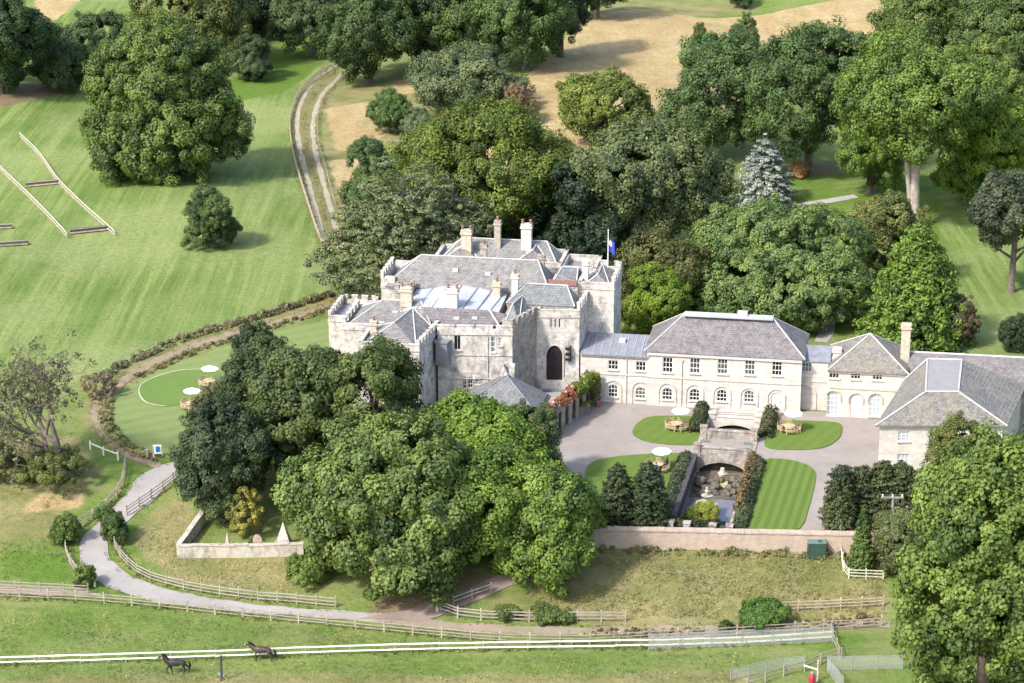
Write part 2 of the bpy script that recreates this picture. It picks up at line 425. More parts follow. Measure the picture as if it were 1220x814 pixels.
rough = zone([[(690, 652), (1060, 652), (1060, 738), (600, 742), (560, 722), (640, 700)],
              [(222, 590), (240, 640), (225, 662), (350, 668), (345, 708), (215, 692), (160, 655), (165, 620)],
              [(380, 100), (540, 90), (520, 150), (430, 240), (400, 260), (385, 180)],
              [(395, 350), (395, 372), (270, 408), (150, 460), (128, 482), (122, 510), (200, 548), (165, 556), (100, 510), (105, 470), (150, 435), (260, 395)],
              [(-40, 520), (90, 520), (120, 560), (60, 640), (-40, 680)],
              [(660, 20), (900, 15), (900, 0), (740, 0)],
              [(0, 806), (900, 800), (900, 830), (0, 830)], [(700, 740), (1050, 735), (1050, 752), (700, 760)]], 2)
field = zone([[(-60, 130), (110, 100), (310, 60), (400, 85), (345, 140), (350, 200), (385, 320), (395, 350), (250, 395), (100, 450), (-60, 520)],
              [(0, 40), (140, -10), (170, -10), (90, 60)], [(1110, 260), (1240, 260), (1240, 430), (1110, 430)]], 2)
earth = zone([[(460, 705), (560, 680), (640, 690), (540, 730), (420, 735)], [(150, 90), (0, 130), (-40, 110), (60, 95), (110, 80)],  # bare soil, with the shade at the tree feet painted in too
              [(940, 190), (1010, 200), (1010, 225), (945, 222)]], 2) * .8
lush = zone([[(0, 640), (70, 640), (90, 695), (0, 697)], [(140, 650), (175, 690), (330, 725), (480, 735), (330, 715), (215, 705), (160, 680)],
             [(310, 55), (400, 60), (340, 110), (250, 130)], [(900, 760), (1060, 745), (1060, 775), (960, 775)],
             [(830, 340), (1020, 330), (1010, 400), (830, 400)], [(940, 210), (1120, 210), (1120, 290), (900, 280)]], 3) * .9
ny, nx = GX.shape
me = bpy.data.meshes.new('ground')
verts = np.stack([GX, GY, GZ], -1).reshape(-1, 3)
idx = np.arange(ny * nx).reshape(ny, nx)
quads = np.stack([idx[:-1, :-1], idx[:-1, 1:], idx[1:, 1:], idx[1:, :-1]], -1).reshape(-1, 4)
cx = (GX[:-1, :-1] + GX[1:, 1:]).ravel() / 2; cy = (GY[:-1, :-1] + GY[1:, 1:]).ravel() / 2
hole = inpoly(cx, cy, [RL(-.2, -RHW - .3), RL(-.2, RHW + .3), RL(RLEN + .3, RHW + .3), RL(RLEN + .3, -RHW - .3)])
quads = quads[~hole]
def np_mesh(me, verts, quads):
    k = quads.shape[1]
    me.vertices.add(len(verts)); me.vertices.foreach_set('co', verts.astype(np.float32).ravel())
    me.loops.add(quads.size); me.loops.foreach_set('vertex_index', quads.astype(np.int32).ravel())
    me.polygons.add(len(quads)); me.polygons.foreach_set('loop_start', np.arange(0, quads.size, k, dtype=np.int32))
    me.update(calc_edges=True)
np_mesh(me, verts, quads)
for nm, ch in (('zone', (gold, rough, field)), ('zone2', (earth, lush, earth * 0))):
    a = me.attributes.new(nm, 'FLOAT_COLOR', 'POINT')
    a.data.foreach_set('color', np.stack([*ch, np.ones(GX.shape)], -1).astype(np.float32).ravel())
me.polygons.foreach_set('use_smooth', [True] * len(me.polygons))
me.materials.append(MATS['meadow'])
go = bpy.data.objects.new('ground', me); COL.objects.link(go)
setp(go, 'rolling green parkland with mown fields and golden hay meadow', None, None, 'structure')

def strip(name, left, right, mat, off=.06, label=None, step=1.2, parent=None):
    """a road or track between two edges given in the photograph"""
    Lp = [G(*q) for q in left]; Rp = [G(*q) for q in right]
    a = catmull(Lp, step); b_ = catmull(Rp, step); k = max(len(a), len(b_))
    def rs(c):
        out = []
        for i in range(k):
            t = i / (k - 1) * (len(c) - 1); j = min(int(t), len(c) - 2); out.append(c[j].lerp(c[j + 1], t - j))
        return out
    a, b_ = rs(a), rs(b_)
    for c, ph in ((a, 0.0), (b_, 2.0)):           # ragged verges
        for i, q in enumerate(c): c[i] = q + Vector((math.sin(i * .9 + ph) * math.sin(i * .37) * .28, math.sin(i * 1.3 + ph) * .15, 0))
    mb = MB(); m = 6; vs = []; fs = []
    for i in range(k):
        for j in range(m + 1):
            q = a[i].lerp(b_[i], j / m); vs.append(drape(q.x, q.y, off))
    for i in range(k - 1):
        for j in range(m):
            fs.append((i * (m + 1) + j, (i + 1) * (m + 1) + j, (i + 1) * (m + 1) + j + 1, i * (m + 1) + j + 1))
    mb.add(vs, fs); o = mb.build(name, mat, parent, smooth=True)
    if parent is None: setp(o, label, None, None, 'structure')
    return o
def ribbon(name, line, wd, mat, off=.06, label=None, step=1.2):
    c = catmull([G(*q) for q in line], step); mb = MB(); vs = []; fs = []
    for i, q in enumerate(c):
        t = c[min(i + 1, len(c) - 1)] - c[max(i - 1, 0)]; sd = Vector((-t.y, t.x, 0)).normalized()
        ww = wd * (.85 + .25 * math.sin(i * .7) * math.sin(i * .23))
        for j in range(4):
            r = q + sd * ww * (j / 3 - .5); vs.append(drape(r.x, r.y, off))
    for i in range(len(c) - 1):
        for j in range(3): fs.append((i * 4 + j, i * 4 + j + 1, (i + 1) * 4 + j + 1, (i + 1) * 4 + j))
    o = mb.add(vs, fs).build(name, mat, None, smooth=True); return setp(o, label, None, None, 'structure')
# main drive sweeping up to the castle from the lower left
strip('drive', [(222, 548), (178, 560), (150, 590), (128, 612), (103, 635), (95, 660), (110, 690), (170, 714), (260, 727), (360, 735), (450, 742)],
      [(230, 560), (208, 572), (180, 598), (150, 622), (131, 642), (129, 660), (150, 684), (215, 706), (290, 719), (370, 726), (450, 731)], 'drive_asphalt', .07, 'pale grey tarmac drive curving up towards the castle')
strip('drive_lower', [(450, 742), (540, 753), (640, 757), (760, 757), (900, 753), (1060, 748)], [(450, 731), (530, 741), (640, 747), (760, 747), (900, 744), (1060, 740)], 'dirt_track', .07, 'pale dirt track along the foot of the grassy bank')
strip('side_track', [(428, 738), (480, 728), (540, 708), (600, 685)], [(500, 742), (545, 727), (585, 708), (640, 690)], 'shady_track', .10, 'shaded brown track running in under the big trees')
strip('field_track', [(-40, 698), (30, 699), (100, 704)], [(-40, 709), (30, 710), (130, 712)], 'dirt_track', .09, 'pinkish dirt track joining the drive from the left')
strip('hedge_track', [(400, 358), (330, 382), (240, 405), (168, 435), (128, 462), (108, 490), (118, 519), (153, 546), (188, 560)],
      [(400, 364), (330, 388), (245, 413), (175, 442), (138, 468), (118, 492), (127, 518), (160, 543), (205, 556)], 'pink_strip', .06, 'narrow dry earth track winding round the oval lawn')
strip('farm_track', [(393, 88), (366, 104), (350, 132), (350, 165), (358, 205), (370, 250), (385, 302)], [(412, 88), (392, 112), (380, 140), (380, 170), (389, 205), (399, 245), (409, 288)], 'track_verge', .03, 'broad grassy farm track running up the left field')
ribbon('left_rut', [(400, 78), (372, 100), (356, 130), (355, 165), (364, 205), (376, 250), (390, 300)], 1.0, 'rut_chalk', .06, 'left chalky wheel rut of the farm track')
ribbon('right_rut', [(408, 88), (385, 112), (374, 140), (374, 170), (382, 205), (393, 245), (404, 285)], 1.0, 'rut_chalk', .06, 'right chalky wheel rut of the farm track')
ribbon('park_path', [(900, 258), (940, 246), (985, 240), (1020, 234)], 2.4, 'path_grey', .06, 'pale path crossing the lawn behind the blue spruce')
ribbon('back_path', [(978, 408), (988, 390), (996, 372)], 2.0, 'path_grey', .06, 'straight gravel path leading away behind the wing')
strip('oval_lawn', [(205, 548), (150, 527), (133, 495), (140, 468), (190, 442), (270, 412), (360, 388), (420, 372)],
      [(215, 548), (216, 525), (235, 505), (270, 490), (310, 470), (340, 440), (390, 420), (425, 400)], 'oval_lawn', .05, 'pale mown lawn with an oval end left of the castle')
strip('oval_patch', [(196, 485), (172, 478), (166, 464), (178, 452), (222, 440)], [(200, 485), (228, 480), (246, 470), (262, 455), (262, 442)], 'oval_inner', .09, 'darker green patch inside the white line on the oval lawn')
ribbon('white_line', [(197, 485), (175, 481), (166, 470), (168, 459), (185, 450), (215, 442), (246, 441)], .17, 'chalk_line', .13, 'thin white line marked out on the oval lawn')

# courtyard
def flat(name, pts, z, mat, label, thick=0.0):
    mb = MB()
    if thick: mb.prism([(q[0], q[1]) for q in pts], z - thick, z)
    else: mb.add([(q[0], q[1], z) for q in pts], [tuple(range(len(pts)))])
    # make it face up
    o = mb.build(name, mat); me = o.data
    if me.polygons[0].normal.z < 0: me.flip_normals()
    return setp(o, label, None, None, 'structure')
flat('courtyard_left', [P(660, 520), P(672, 470), P(848, 486), RL(RLEN + .2, -RHW), RL(0, -RHW), P(690, 634)], .02, 'courtyard_gravel', 'pinkish gravel court left of the water garden')
flat('courtyard_right', [P(905, 488), P(1078, 494), P(1062, 640), RL(0, RHW), RL(RLEN + .2, RHW)], .02, 'courtyard_gravel', 'pinkish gravel court right of the water garden')
flat('courtyard_top', [RL(RLEN + .2, -RHW), P(846, 484), P(908, 487), RL(RLEN + .2, RHW)], .024, 'courtyard_gravel', 'pinkish gravel strip at the head of the water garden')
def px_lawn(name, px, mat, label):
    # soften the corners of the lawn: one round of corner cutting, twice
    pts = [Vector(P(*q)) for q in px]
    for _ in range(2):
        o = []
        for a, b_ in zip(pts, pts[1:] + pts[:1]):
            k = min(.22, 1.4 / (b_ - a).length); o += [a.lerp(b_, k), a.lerp(b_, 1 - k)]
        pts = o
    return flat(name, pts, .13, mat, label, .12)
px_lawn('lawn', [(772, 496), (843, 497), (832, 531), (800, 531), (768, 527), (752, 518), (757, 507)], 'lawn_plain', 'small lawn left of the water garden with a picnic table')
px_lawn('lawn', [(917, 501), (990, 503), (1004, 506), (1002, 522), (985, 534), (960, 537), (908, 536)], 'lawn_plain', 'small lawn right of the water garden with a round table')
px_lawn('lawn', [(905, 547), (940, 548), (966, 556), (973, 566), (968, 590), (955, 635), (874, 634)], 'lawn_striped', 'large striped lawn right of the water garden')
px_lawn('lawn', [(700, 552), (730, 545), (780, 541), (829, 541), (800, 628), (692, 630), (690, 600)], 'lawn_plain', 'lawn left of the pool behind the two dark conifers')
flat('courtyard_back', [P(1188, 516, 0), P(1192, 478, 0), P(1260, 478, 0), P(1260, 520, 0)], .03, 'courtyard_gravel', 'pinkish yard behind the coach house')
# ------------------------------------------------------------ buildings (local frame: u along the fronts, v away, z up)
TH = R(9.5); O = P(690, 478); cT, sT = math.cos(TH), math.sin(TH)
def Lc(x, y): x -= O[0]; y -= O[1]; return (x * cT - y * sT, x * sT + y * cT)
def W(u, v, z=0.0): return (O[0] + u * cT + v * sT, O[1] - u * sT + v * cT, z)
def L(px, py, z=0.0): q = P(px, py, z); return Lc(q[0], q[1])
CU = Lc(0, 0)
def on_wall(px, py, p0, p1):
    """where the sight line through a photo pixel meets the vertical wall p0-p1 (local): distance along it, height"""
    d = ray(px, py); du, dv = d[0] * cT - d[1] * sT, d[0] * sT + d[1] * cT
    ex, ey = p1[0] - p0[0], p1[1] - p0[1]; ln = math.hypot(ex, ey); ex /= ln; ey /= ln
    nx_, ny_ = ey, -ex
    t = ((p0[0] - CU[0]) * nx_ + (p0[1] - CU[1]) * ny_) / (du * nx_ + dv * ny_)
    u, v = CU[0] + du * t, CU[1] + dv * t
    return (u - p0[0]) * ex + (v - p0[1]) * ey, CAMH + d[2] * t
def px_rect(r, p0, p1):
    cx_, cy_ = (r[0] + r[2]) / 2, (r[1] + r[3]) / 2
    return (on_wall(r[0], cy_, p0, p1)[0], on_wall(r[2], cy_, p0, p1)[0], on_wall(cx_, r[3], p0, p1)[1], on_wall(cx_, r[1], p0, p1)[1])
REV = .22
def wall(mb, p0, p1, z0, z1, ops=()):
    ex, ey = p1[0] - p0[0], p1[1] - p0[1]; ln = math.hypot(ex, ey); ex /= ln; ey /= ln
    ix, iy = -ey * REV, ex * REV       # inwards
    def q(t, z, i=0): return (p0[0] + ex * t + ix * i, p0[1] + ey * t + iy * i, z)
    ts = sorted({0, ln, *[o[0] for o in ops], *[o[1] for o in ops]}); zs = sorted({z0, z1, *[o[2] for o in ops], *[o[3] for o in ops]})
    for a, b_ in zip(ts, ts[1:]):
        for c, d in zip(zs, zs[1:]):
            m, k = (a + b_) / 2, (c + d) / 2
            if any(o[0] < m < o[1] and o[2] < k < o[3] for o in ops): continue
            mb.add([q(a, c), q(b_, c), q(b_, d), q(a, d)], [(0, 1, 2, 3)])
    for o in ops:
        a, b_, c, d = o[:4]
        for r in (((a, c), (a, d)), ((b_, d), (b_, c)), ((a, d), (b_, d)), ((b_, c), (a, c))):
            (t0, k0), (t1, k1) = r; mb.add([q(t0, k0), q(t1, k1), q(t1, k1, 1), q(t0, k0, 1)], [(3, 2, 1, 0)])
        if len(o) > 4 and o[4] == 'arch':     # fill the corners above a round head
            r = (b_ - a) / 2; mid = (a + b_) / 2; hh = o[5] if len(o) > 5 else r; zc = d - hh; K = 8
            for sgn in (-1, 1):
                cv = [(mid + sgn * r * math.cos(t), zc + hh * math.sin(t)) for t in [i / K * math.pi / 2 for i in range(K + 1)]]
                crn = (mid + sgn * r, d)
                for (t0, k0), (t1, k1) in zip(cv, cv[1:]):
                    f = [q(*crn, -.002), q(t0, k0, -.002), q(t1, k1, -.002)]; mb.add(f, [(0, 1, 2) if sgn < 0 else (2, 1, 0)])
                    mb.add([q(t0, k0, -.002), q(t1, k1, -.002), q(t1, k1, 1), q(t0, k0, 1)], [(0, 1, 2, 3)])
def wpt(p0, p1, t, off=0.0):
    ex, ey = p1[0] - p0[0], p1[1] - p0[1]; ln = math.hypot(ex, ey); ex /= ln; ey /= ln
    return (p0[0] + ex * t + ey * off, p0[1] + ey * t - ex * off)
def window(parent, p0, p1, op, nx_=2, nz=3, bar_=.05, fr='white_paint', gl='glass', sill=True, arch=False):
    a, b_, c, d = op[:4]; rz = math.atan2(p1[1] - p0[1], p1[0] - p0[0]); f = MB(); wd, ht = b_ - a, d - c
    off = -.10
    def bx(t, z, w_, h_, th=.07, o=off):
        x, y = wpt(p0, p1, t, o); f.box((x, y, z), (w_, th, h_), rz)
    e = .07
    bx(a + e / 2 + .002, (c + d) / 2, e, ht - .01); bx(b_ - e / 2 - .002, (c + d) / 2, e, ht - .01)
    bx((a + b_) / 2, c + e / 2 + .002, wd - 2 * e - .01, e); bx((a + b_) / 2, d - e / 2 - .002, wd - 2 * e - .01, e)
    for i in range(1, nx_): bx(a + wd * i / nx_, (c + d) / 2, bar_, ht - 2 * e, .05)
    for i in range(1, nz): bx((a + b_) / 2, c + ht * i / nz, wd - 2 * e, bar_ * (1.6 if i == nz // 2 and nz > 2 else 1), .045)
    o = f.build('window', fr, parent)
    g = MB(); x, y = wpt(p0, p1, (a + b_) / 2, off - .05); g.box((x, y, (c + d) / 2), (wd - .02, .02, ht - .02), rz)
    g.build('pane', gl, o)
    if sill:
        s_ = MB(); x, y = wpt(p0, p1, (a + b_) / 2, .05); s_.box((x, y, c - .07), (wd + .24, .22, .13), rz); s_.build('sill', 'lead_ridge', o)
    return o
def leaf_door(parent, p0, p1, op, mat='white_door', name='door'):
    a, b_, c, d = op[:4]; rz = math.atan2(p1[1] - p0[1], p1[0] - p0[0]); f = MB()
    x, y = wpt(p0, p1, (a + b_) / 2, -.14); f.box((x, y, (c + d) / 2), (b_ - a - .02, .07, d - c - .01), rz)
    for t in (.27, .73):
        for k in (.25, .68):
            x, y = wpt(p0, p1, a + (b_ - a) * t, -.095); f.box((x, y, c + (d - c) * k), ((b_ - a) * .3, .03, (d - c) * .28), rz)
    o = f.build(name, mat, parent); h = MB(); x, y = wpt(p0, p1, a + (b_ - a) * .88, -.08); h.box((x, y, c + 1.05), (.05, .07, .14), rz); h.build('handle', 'black_iron', o)
    return o
def arch_ring(mb, p0, p1, tc, zc, r, wd, off, hh=None, K=12, drop=0):
    hh = hh or r
    pts = [(tc - r - wd / 2, zc - drop)] if drop else []
    pts += [(tc - (r + wd / 2) * math.cos(i / K * math.pi), zc + (hh + wd / 2) * math.sin(i / K * math.pi)) for i in range(K + 1)]
    if drop: pts.append((tc + r + wd / 2, zc - drop))
    for (t0, k0), (t1, k1) in zip(pts, pts[1:]):
        a = wpt(p0, p1, t0, off); b_ = wpt(p0, p1, t1, off); mb.bar((*a, k0), (*b_, k1), wd, .12)
def merlons(mb, p0, p1, z, wd=1.0, gap=.75, h=.8, t=.38, base=.5):
    ln = math.hypot(p1[0] - p0[0], p1[1] - p0[1]); rz = math.atan2(p1[1] - p0[1], p1[0] - p0[0])
    x, y = wpt(p0, p1, ln / 2, -t / 2 + .04); mb.box((x, y, z + base / 2 + .002), (ln, t, base), rz)
    k = max(2, int(round((ln + gap) / (wd + gap)))); pitch = (ln - wd) / (k - 1)
    for i in range(k):
        x, y = wpt(p0, p1, wd / 2 + i * pitch, -t / 2 + .04); mb.box((x, y, z + base + h / 2), (wd, t - .006, h), rz)
        x, y = wpt(p0, p1, wd / 2 + i * pitch, -t / 2 + .04); mb.box((x, y, z + base + h + .04), (wd + .06, t + .08, .08), rz)
def hip(parent, q, ze, ra_, rb_, zr, mat, cap='lead_ridge', over=.3, name='roof', capr=.085):
    """hipped roof over the quad q = fl, fr, br, bl with ridge ra_-rb_"""
    cx_ = sum(p[0] for p in q) / 4; cy_ = sum(p[1] for p in q) / 4; Q = []
    for p in q:
        d = math.hypot(p[0] - cx_, p[1] - cy_); k = 1 + over / d; Q.append((cx_ + (p[0] - cx_) * k, cy_ + (p[1] - cy_) * k, ze))
    A = (*ra_, zr); B = (*rb_, zr); mb = MB()
    lo = [(x, y, z - .14) for x, y, z in Q]
    pyr = math.hypot(ra_[0] - rb_[0], ra_[1] - rb_[1]) < .05
    v = Q + [A, B] + lo
    if pyr: fs = [(0, 1, 4), (1, 2, 4), (2, 3, 4), (3, 0, 4)]
    else: fs = [(0, 1, 5, 4), (1, 2, 5), (2, 3, 4, 5), (3, 0, 4)]
    fs += [(6, 7, 1, 0), (7, 8, 2, 1), (8, 9, 3, 2), (9, 6, 0, 3), (9, 8, 7, 6)]
    o = mb.add(v, fs).build(name, mat, parent)
    c = MB()
    def up(p, d=.03): return (p[0], p[1], p[2] + d)
    for a, b_ in ((Q[0], A), (Q[1], B), (Q[2], B), (Q[3], A)): c.tube([up(a), up(b_)], capr, 6)
    if not pyr: c.tube([up(A), up(B)], capr, 6)
    c.build('ridge_cap', cap, o)
    return o
def chimney(parent, u, v, z0, z1, wd=1.1, dp=.9, mat='chimney_buff', pots=2, potm='terracotta'):
    mb = MB(); mb.box((u, v, (z0 + z1) / 2), (wd, dp, z1 - z0)); mb.box((u, v, z1 - .28), (wd + .24, dp + .24, .22)); mb.box((u, v, z1 + .08), (wd + .1, dp + .1, .16))
    mb.box((u, v, z0 + .9), (wd + .2, dp + .2, .16))
    o = mb.build('chimney', mat, parent)
    for i in range(pots):
        x = u + (i - (pots - 1) / 2) * wd * .8 / max(1, pots - 1 or 1)
        MB().lathe([(.17, z1 + .14), (.15, z1 + .5), (.19, z1 + .62), (.16, z1 + .72), (.09, z1 + .72)], (x, v, 0), 10).build('chimney_pot', potm, o)
    return o
def building(name, label, cat): return thing(name, label, cat, (O[0], O[1], 0), -TH)

# ---- the castle
castle = building('castle', 'rambling pale limestone castle with battlements, many slate roofs and tall chimneys', 'castle')
wallsA = MB()      # one mesh per wing of the house
def block(nm, poly, z0, z1, par, mat='castle_stone', cren=(), ops={}, flat_roof=None, **kw):
    """closed range of walls; poly anticlockwise from above starting front left; par = parapet height; cren = edges with merlons"""
    mb = MB(); k = len(poly)
    for i in range(k):
        wall(mb, poly[i], poly[(i + 1) % k], z0, z1, ops.get(i, ()))
    o = mb.build(nm, mat, castle)
    MB().add([(x, y, z1 - .02) for x, y in poly], [tuple(range(k))]).build('roof_deck', flat_roof or 'lead_grey', o)
    p = MB()
    for i in range(k):
        a, b_ = poly[i], poly[(i + 1) % k]
        if i in cren: merlons(p, a, b_, z1, base=par, **kw)
        else:
            ln = math.hypot(b_[0] - a[0], b_[1] - a[1]); x, y = wpt(a, b_, ln / 2, -.14)
            p.box((x, y, z1 + par / 2), (ln - .01, .36, par), math.atan2(b_[1] - a[1], b_[0] - a[0]))
            x, y = wpt(a, b_, ln / 2, -.14); p.box((x, y, z1 + par + .05), (ln + .02, .46, .10), math.atan2(b_[1] - a[1], b_[0] - a[0]))
    # string course
    for i in range(k):
        a, b_ = poly[i], poly[(i + 1) % k]; ln = math.hypot(b_[0] - a[0], b_[1] - a[1]); x, y = wpt(a, b_, ln / 2, .03)
        p.box((x, y, z1 - .12), (ln + .08, .16, .16), math.atan2(b_[1] - a[1], b_[0] - a[0]))
    p.build('parapet', mat, o)
    return o
def inset(poly, d):
    cx_ = sum(p[0] for p in poly) / len(poly); cy_ = sum(p[1] for p in poly) / len(poly)
    return [(p[0] - math.copysign(d, p[0] - cx_), p[1] - math.copysign(d, p[1] - cy_)) for p in poly]
def wins(par, p0, p1, rects, **kw):
    ops = [px_rect(r, p0, p1) for r in rects]
    return ops
# main range at the back
M = [(-26.0, 4.8), (-4.5, 4.8), (-4.5, 11.2), (-26.0, 11.2)]
bM = block('main_range', M, -.3, 12.2, .12, cren=())
lp = [(-26.0, 4.7), (-25.5, 4.7), (-25.5, 11.2), (-26.0, 11.2)]; m = MB(); m.prism(lp, 12.2, 13.3); m.prism([(-25.5, 4.75), (-24.2, 4.75), (-24.2, 5.2), (-25.5, 5.2)], 12.2, 13.5); m.prism([(-25.5, 10.7), (-22.6, 10.7), (-22.6, 11.2), (-25.5, 11.2)], 12.2, 13.8); merlons(m, (-26.0, 11.2), (-26.0, 4.7), 13.3, wd=.8, gap=.6, h=.6, base=.2); m.build('end_parapet', 'castle_stone', bM)
q = [(-25.4, 4.4), (-4.4, 4.4), (-4.5, 11.2), (-25.4, 11.2)]; hip(bM, q, 12.35, (-21.5, 8.2), (-6.5, 8.2), 15.5, 'slate_grey', over=.05)
BK = [(-20.5, 11.2), (-4, 11.2), (-4, 17.5), (-20.5, 17.5)]
bB = block('back_range', BK, -.3, 13.8, .5, cren=())
hip(bB, inset(BK, .5), 13.7, (-17.5, 15.5), (-6.5, 15.5), 15.9, 'slate_grey', over=.05)
hip(bB, [(-10.5, 11.6), (-5.2, 11.6), (-5.2, 15.2), (-10.5, 15.2)], 13.7, (-7.8, 12.6), (-7.8, 15.0), 15.6, 'slate_mauve', over=.02)
hip(bB, [(-19.8, 11.6), (-14.4, 11.6), (-14.4, 15.2), (-19.8, 15.2)], 13.7, (-17.0, 12.6), (-17.0, 15.0), 15.6, 'slate_lichen', over=.02)
BR = [(-4, 10.8), (.5, 10.8), (.5, 16.5), (-4, 16.5)]
bR = block('back_turret_range', BR, -.3, 13.2, .8)
# right tower
D0, D1 = (-1.0, 5.5), (3.5, 5.5)
dsl = [px_rect((712, 398, 715, 405), D0, D1), px_rect((716, 362, 718, 370), D0, D1)]
D = [D0, D1, (3.5, 13.2), (-1.0, 13.2)]
bD = block('right_tower', D, -.3, 13.1, .6, cren=(1, 2), h=.7, wd=.9, ops={0: [px_rect((698, 392, 701, 400), D0, D1)]})
hip(bD, inset(D, .6), 13.2, (1.25, 7.2), (1.25, 11.4), 14.4, 'slate_grey', over=.02)
# range between: greenish slates and a red brick strip
C = [(-9.0, 2.2), (-1.0, 2.2), (-1.0, 10.8), (-4.5, 10.8), (-4.5, 4.8), (-9.0, 4.8)]
C = [(-9.2, 1.0), (-1.0, 1.0), (-1.0, 4.8), (-9.2, 4.8)]
bC = block('cross_range', C, -.3, 11.9, .12)
hip(bC, [(-9.3, .8), (-.8, .8), (-.8, 4.9), (-9.3, 4.9)], 12.05, (-7.2, 4.0), (-2.2, 4.0), 13.7, 'slate_blue', over=.02)
C2 = [(-4.5, 4.8), (-1.0, 4.8), (-1.0, 10.8), (-4.5, 10.8)]
bC2 = block('link_range', C2, -.3, 13.0, .15)
hip(bC2, [(-4.4, 5.0), (-1.2, 5.0), (-1.2, 10.6), (-4.4, 10.6)], 13.3, (-3.6, 9.6), (-1.6, 9.6), 14.4, 'slate_blue', over=.0)
MB().box((-2.9, 4.9, 13.75), (3.6, .3, .7)).build('brick_upstand', 'red_brick', bC2)
# lead-roofed centre
E0, E1 = (-16.4, -7.2), (-7.4, -6.1)
CE = [(-22.0, -2.6), (-10.0, -2.6), (-10.0, 4.7), (-22.0, 4.7)]
bE = block('centre_range', CE, -.3, 11.3, .2)
lr = MB(); lr.add([(-21.4, -2.4, 11.6), (-9.8, -2.4, 11.6), (-9.8, 4.6, 12.1), (-21.4, 4.6, 12.1), (-15.6, 4.6, 12.9), (-15.6, -2.4, 11.9)], [(0, 5, 4, 3), (5, 1, 2, 4)])
ld = lr.build('lead_roof', 'lead_flat', bE)
sm = MB()
for x in (-20, -18.2, -16.4, -14.4, -12.6, -11.0):
    zz = lambda v_: (11.6 if abs(x + 15.6) > 3 else 11.8) + 0
    f = 1 - min(1, abs(x + 15.6) / 5.8); sm.bar((x, -2.4, 11.62 + .3 * f), (x + .8, 4.6, 12.13 + .8 * (1 - min(1, abs(x + .8 + 15.6) / 5.8))), .12, .10)
sm.build('lead_seam', 'lead_grey', ld)
# front range with windows, facing the garden trees
fops = wins(None, E0, E1, [(541, 400, 549, 417), (551.5, 449, 556, 463), (557.5, 449, 563.5, 462), (566, 450, 570.5, 458), (585, 401, 590, 420), (594, 403, 598, 412)])
lz = [(-16.4, -7.2), (-7.4, -6.1), (-7.0, -2.4), (-16.4, -2.4)]
fr = block('front_range', lz, -.3, 10.4, .55, cren=(0,), wd=2.0, gap=.6, h=.35, ops={0: fops})
for i, o in enumerate(fops): window(fr, E0, E1, o, 2, 3 if i else 1, fr='lead_ridge' if i < 4 else 'white_paint')
MB().add([(-16.6, -6.6, 10.75), (-10.2, -5.7, 10.75), (-8.2, -2.3, 11.5), (-10.9, -2.3, 12.0), (-19.5, -2.3, 12.0)], [(0, 1, 3, 4), (1, 2, 3)]).build('roof', 'slate_mauve', fr)
MB().tube([(-8.9, -5.6, 10.85), (-10.9, -2.3, 12.05)], .12, 6).build('ridge_cap', 'lead_ridge', fr)
pipe = MB(); x, y = wpt(E0, E1, on_wall(581, 420, E0, E1)[0], .08); pipe.tube([(x, y, 2), (x, y, 10)], .07, 6); pipe.build('downpipe', 'lead_ridge', fr)
# buttress gablet beside the porch
gb = MB(); x, y = wpt(E0, E1, 8.0, .7); gb.prism([(x - .5, y), (x + .6, y), (x + .6, y + .7), (x - .5, y + .7)], 0, 5.2); gb.add([(x - .6, y - .1, 5.2), (x + .7, y - .1, 5.2), (x + .7, y + .7, 5.2), (x - .6, y + .7, 5.2), (x + .05, y - .1, 6.6), (x + .05, y + .7, 6.6)], [(0, 1, 4), (1, 2, 5, 4), (2, 3, 5), (3, 0, 4, 5)])
gb.build('buttress', 'castle_stone', fr)
for z in (4.6, 7.6):
    m = MB(); ln = math.hypot(E1[0] - E0[0], E1[1] - E0[1]); x, y = wpt(E0, E1, ln / 2, .03); m.box((x, y, z), (ln, .14, .14), math.atan2(E1[1] - E0[1], E1[0] - E0[0])); m.build('string_course', 'castle_stone', fr)
for px in (610,):
    m = MB(); t, z = on_wall(px, 420, E0, E1); x, y = wpt(E0, E1, t, .22); m.prism([(x - .35, y - .25), (x + .35, y - .2), (x + .35, y + .2), (x - .35, y + .2)], 0, 6.4); m.box((x, y + .05, 6.5), (.8, .5, .25)); m.build('buttress', 'castle_stone', fr)
# return wall towards the porch, then the porch itself
F0, F1 = (-5.3, -.4), (-.1, .3)
ST = [(-7.4, -6.1), (-5.3, -.4), (-5.3, 2.0), (-9.0, 2.0), (-9.0, -4.0)]
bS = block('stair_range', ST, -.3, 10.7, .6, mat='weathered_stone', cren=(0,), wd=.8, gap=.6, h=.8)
hip(bS, [(-8.7, -4.2), (-6.9, -4.2), (-5.6, 1.8), (-8.8, 1.8)], 11.0, (-8.0, -2.0), (-7.4, 1.5), 12.9, 'slate_blue', over=0)
door = px_rect((651, 412, 670, 453), F0, F1)
slits = [px_rect((655.5 + i * 5, 380, 658 + i * 5, 391), F0, F1) for i in range(3)]
PO = [F0, F1, (.25, 5.5), (-5.3, 5.5)]
bP = block('porch_tower', PO, -.3, 11.0, .7, cren=(1,), wd=.8, gap=.6, h=.9, ops={0: [(*door, 'arch', 1.5)] + slits})
for s_ in slits: window(bP, F0, F1, s_, 1, 1, sill=False, fr='lead_ridge')
leaf_door(bP, F0, F1, (door[0], door[1], door[2], door[3]), 'dark_door', 'arched_door')
ar = MB(); arch_ring(ar, F0, F1, (door[0] + door[1]) / 2, door[3] - 1.5, (door[1] - door[0]) / 2, .28, .02, 1.5, drop=2.4); ar.build('door_surround', 'limestone_ashlar', bP)
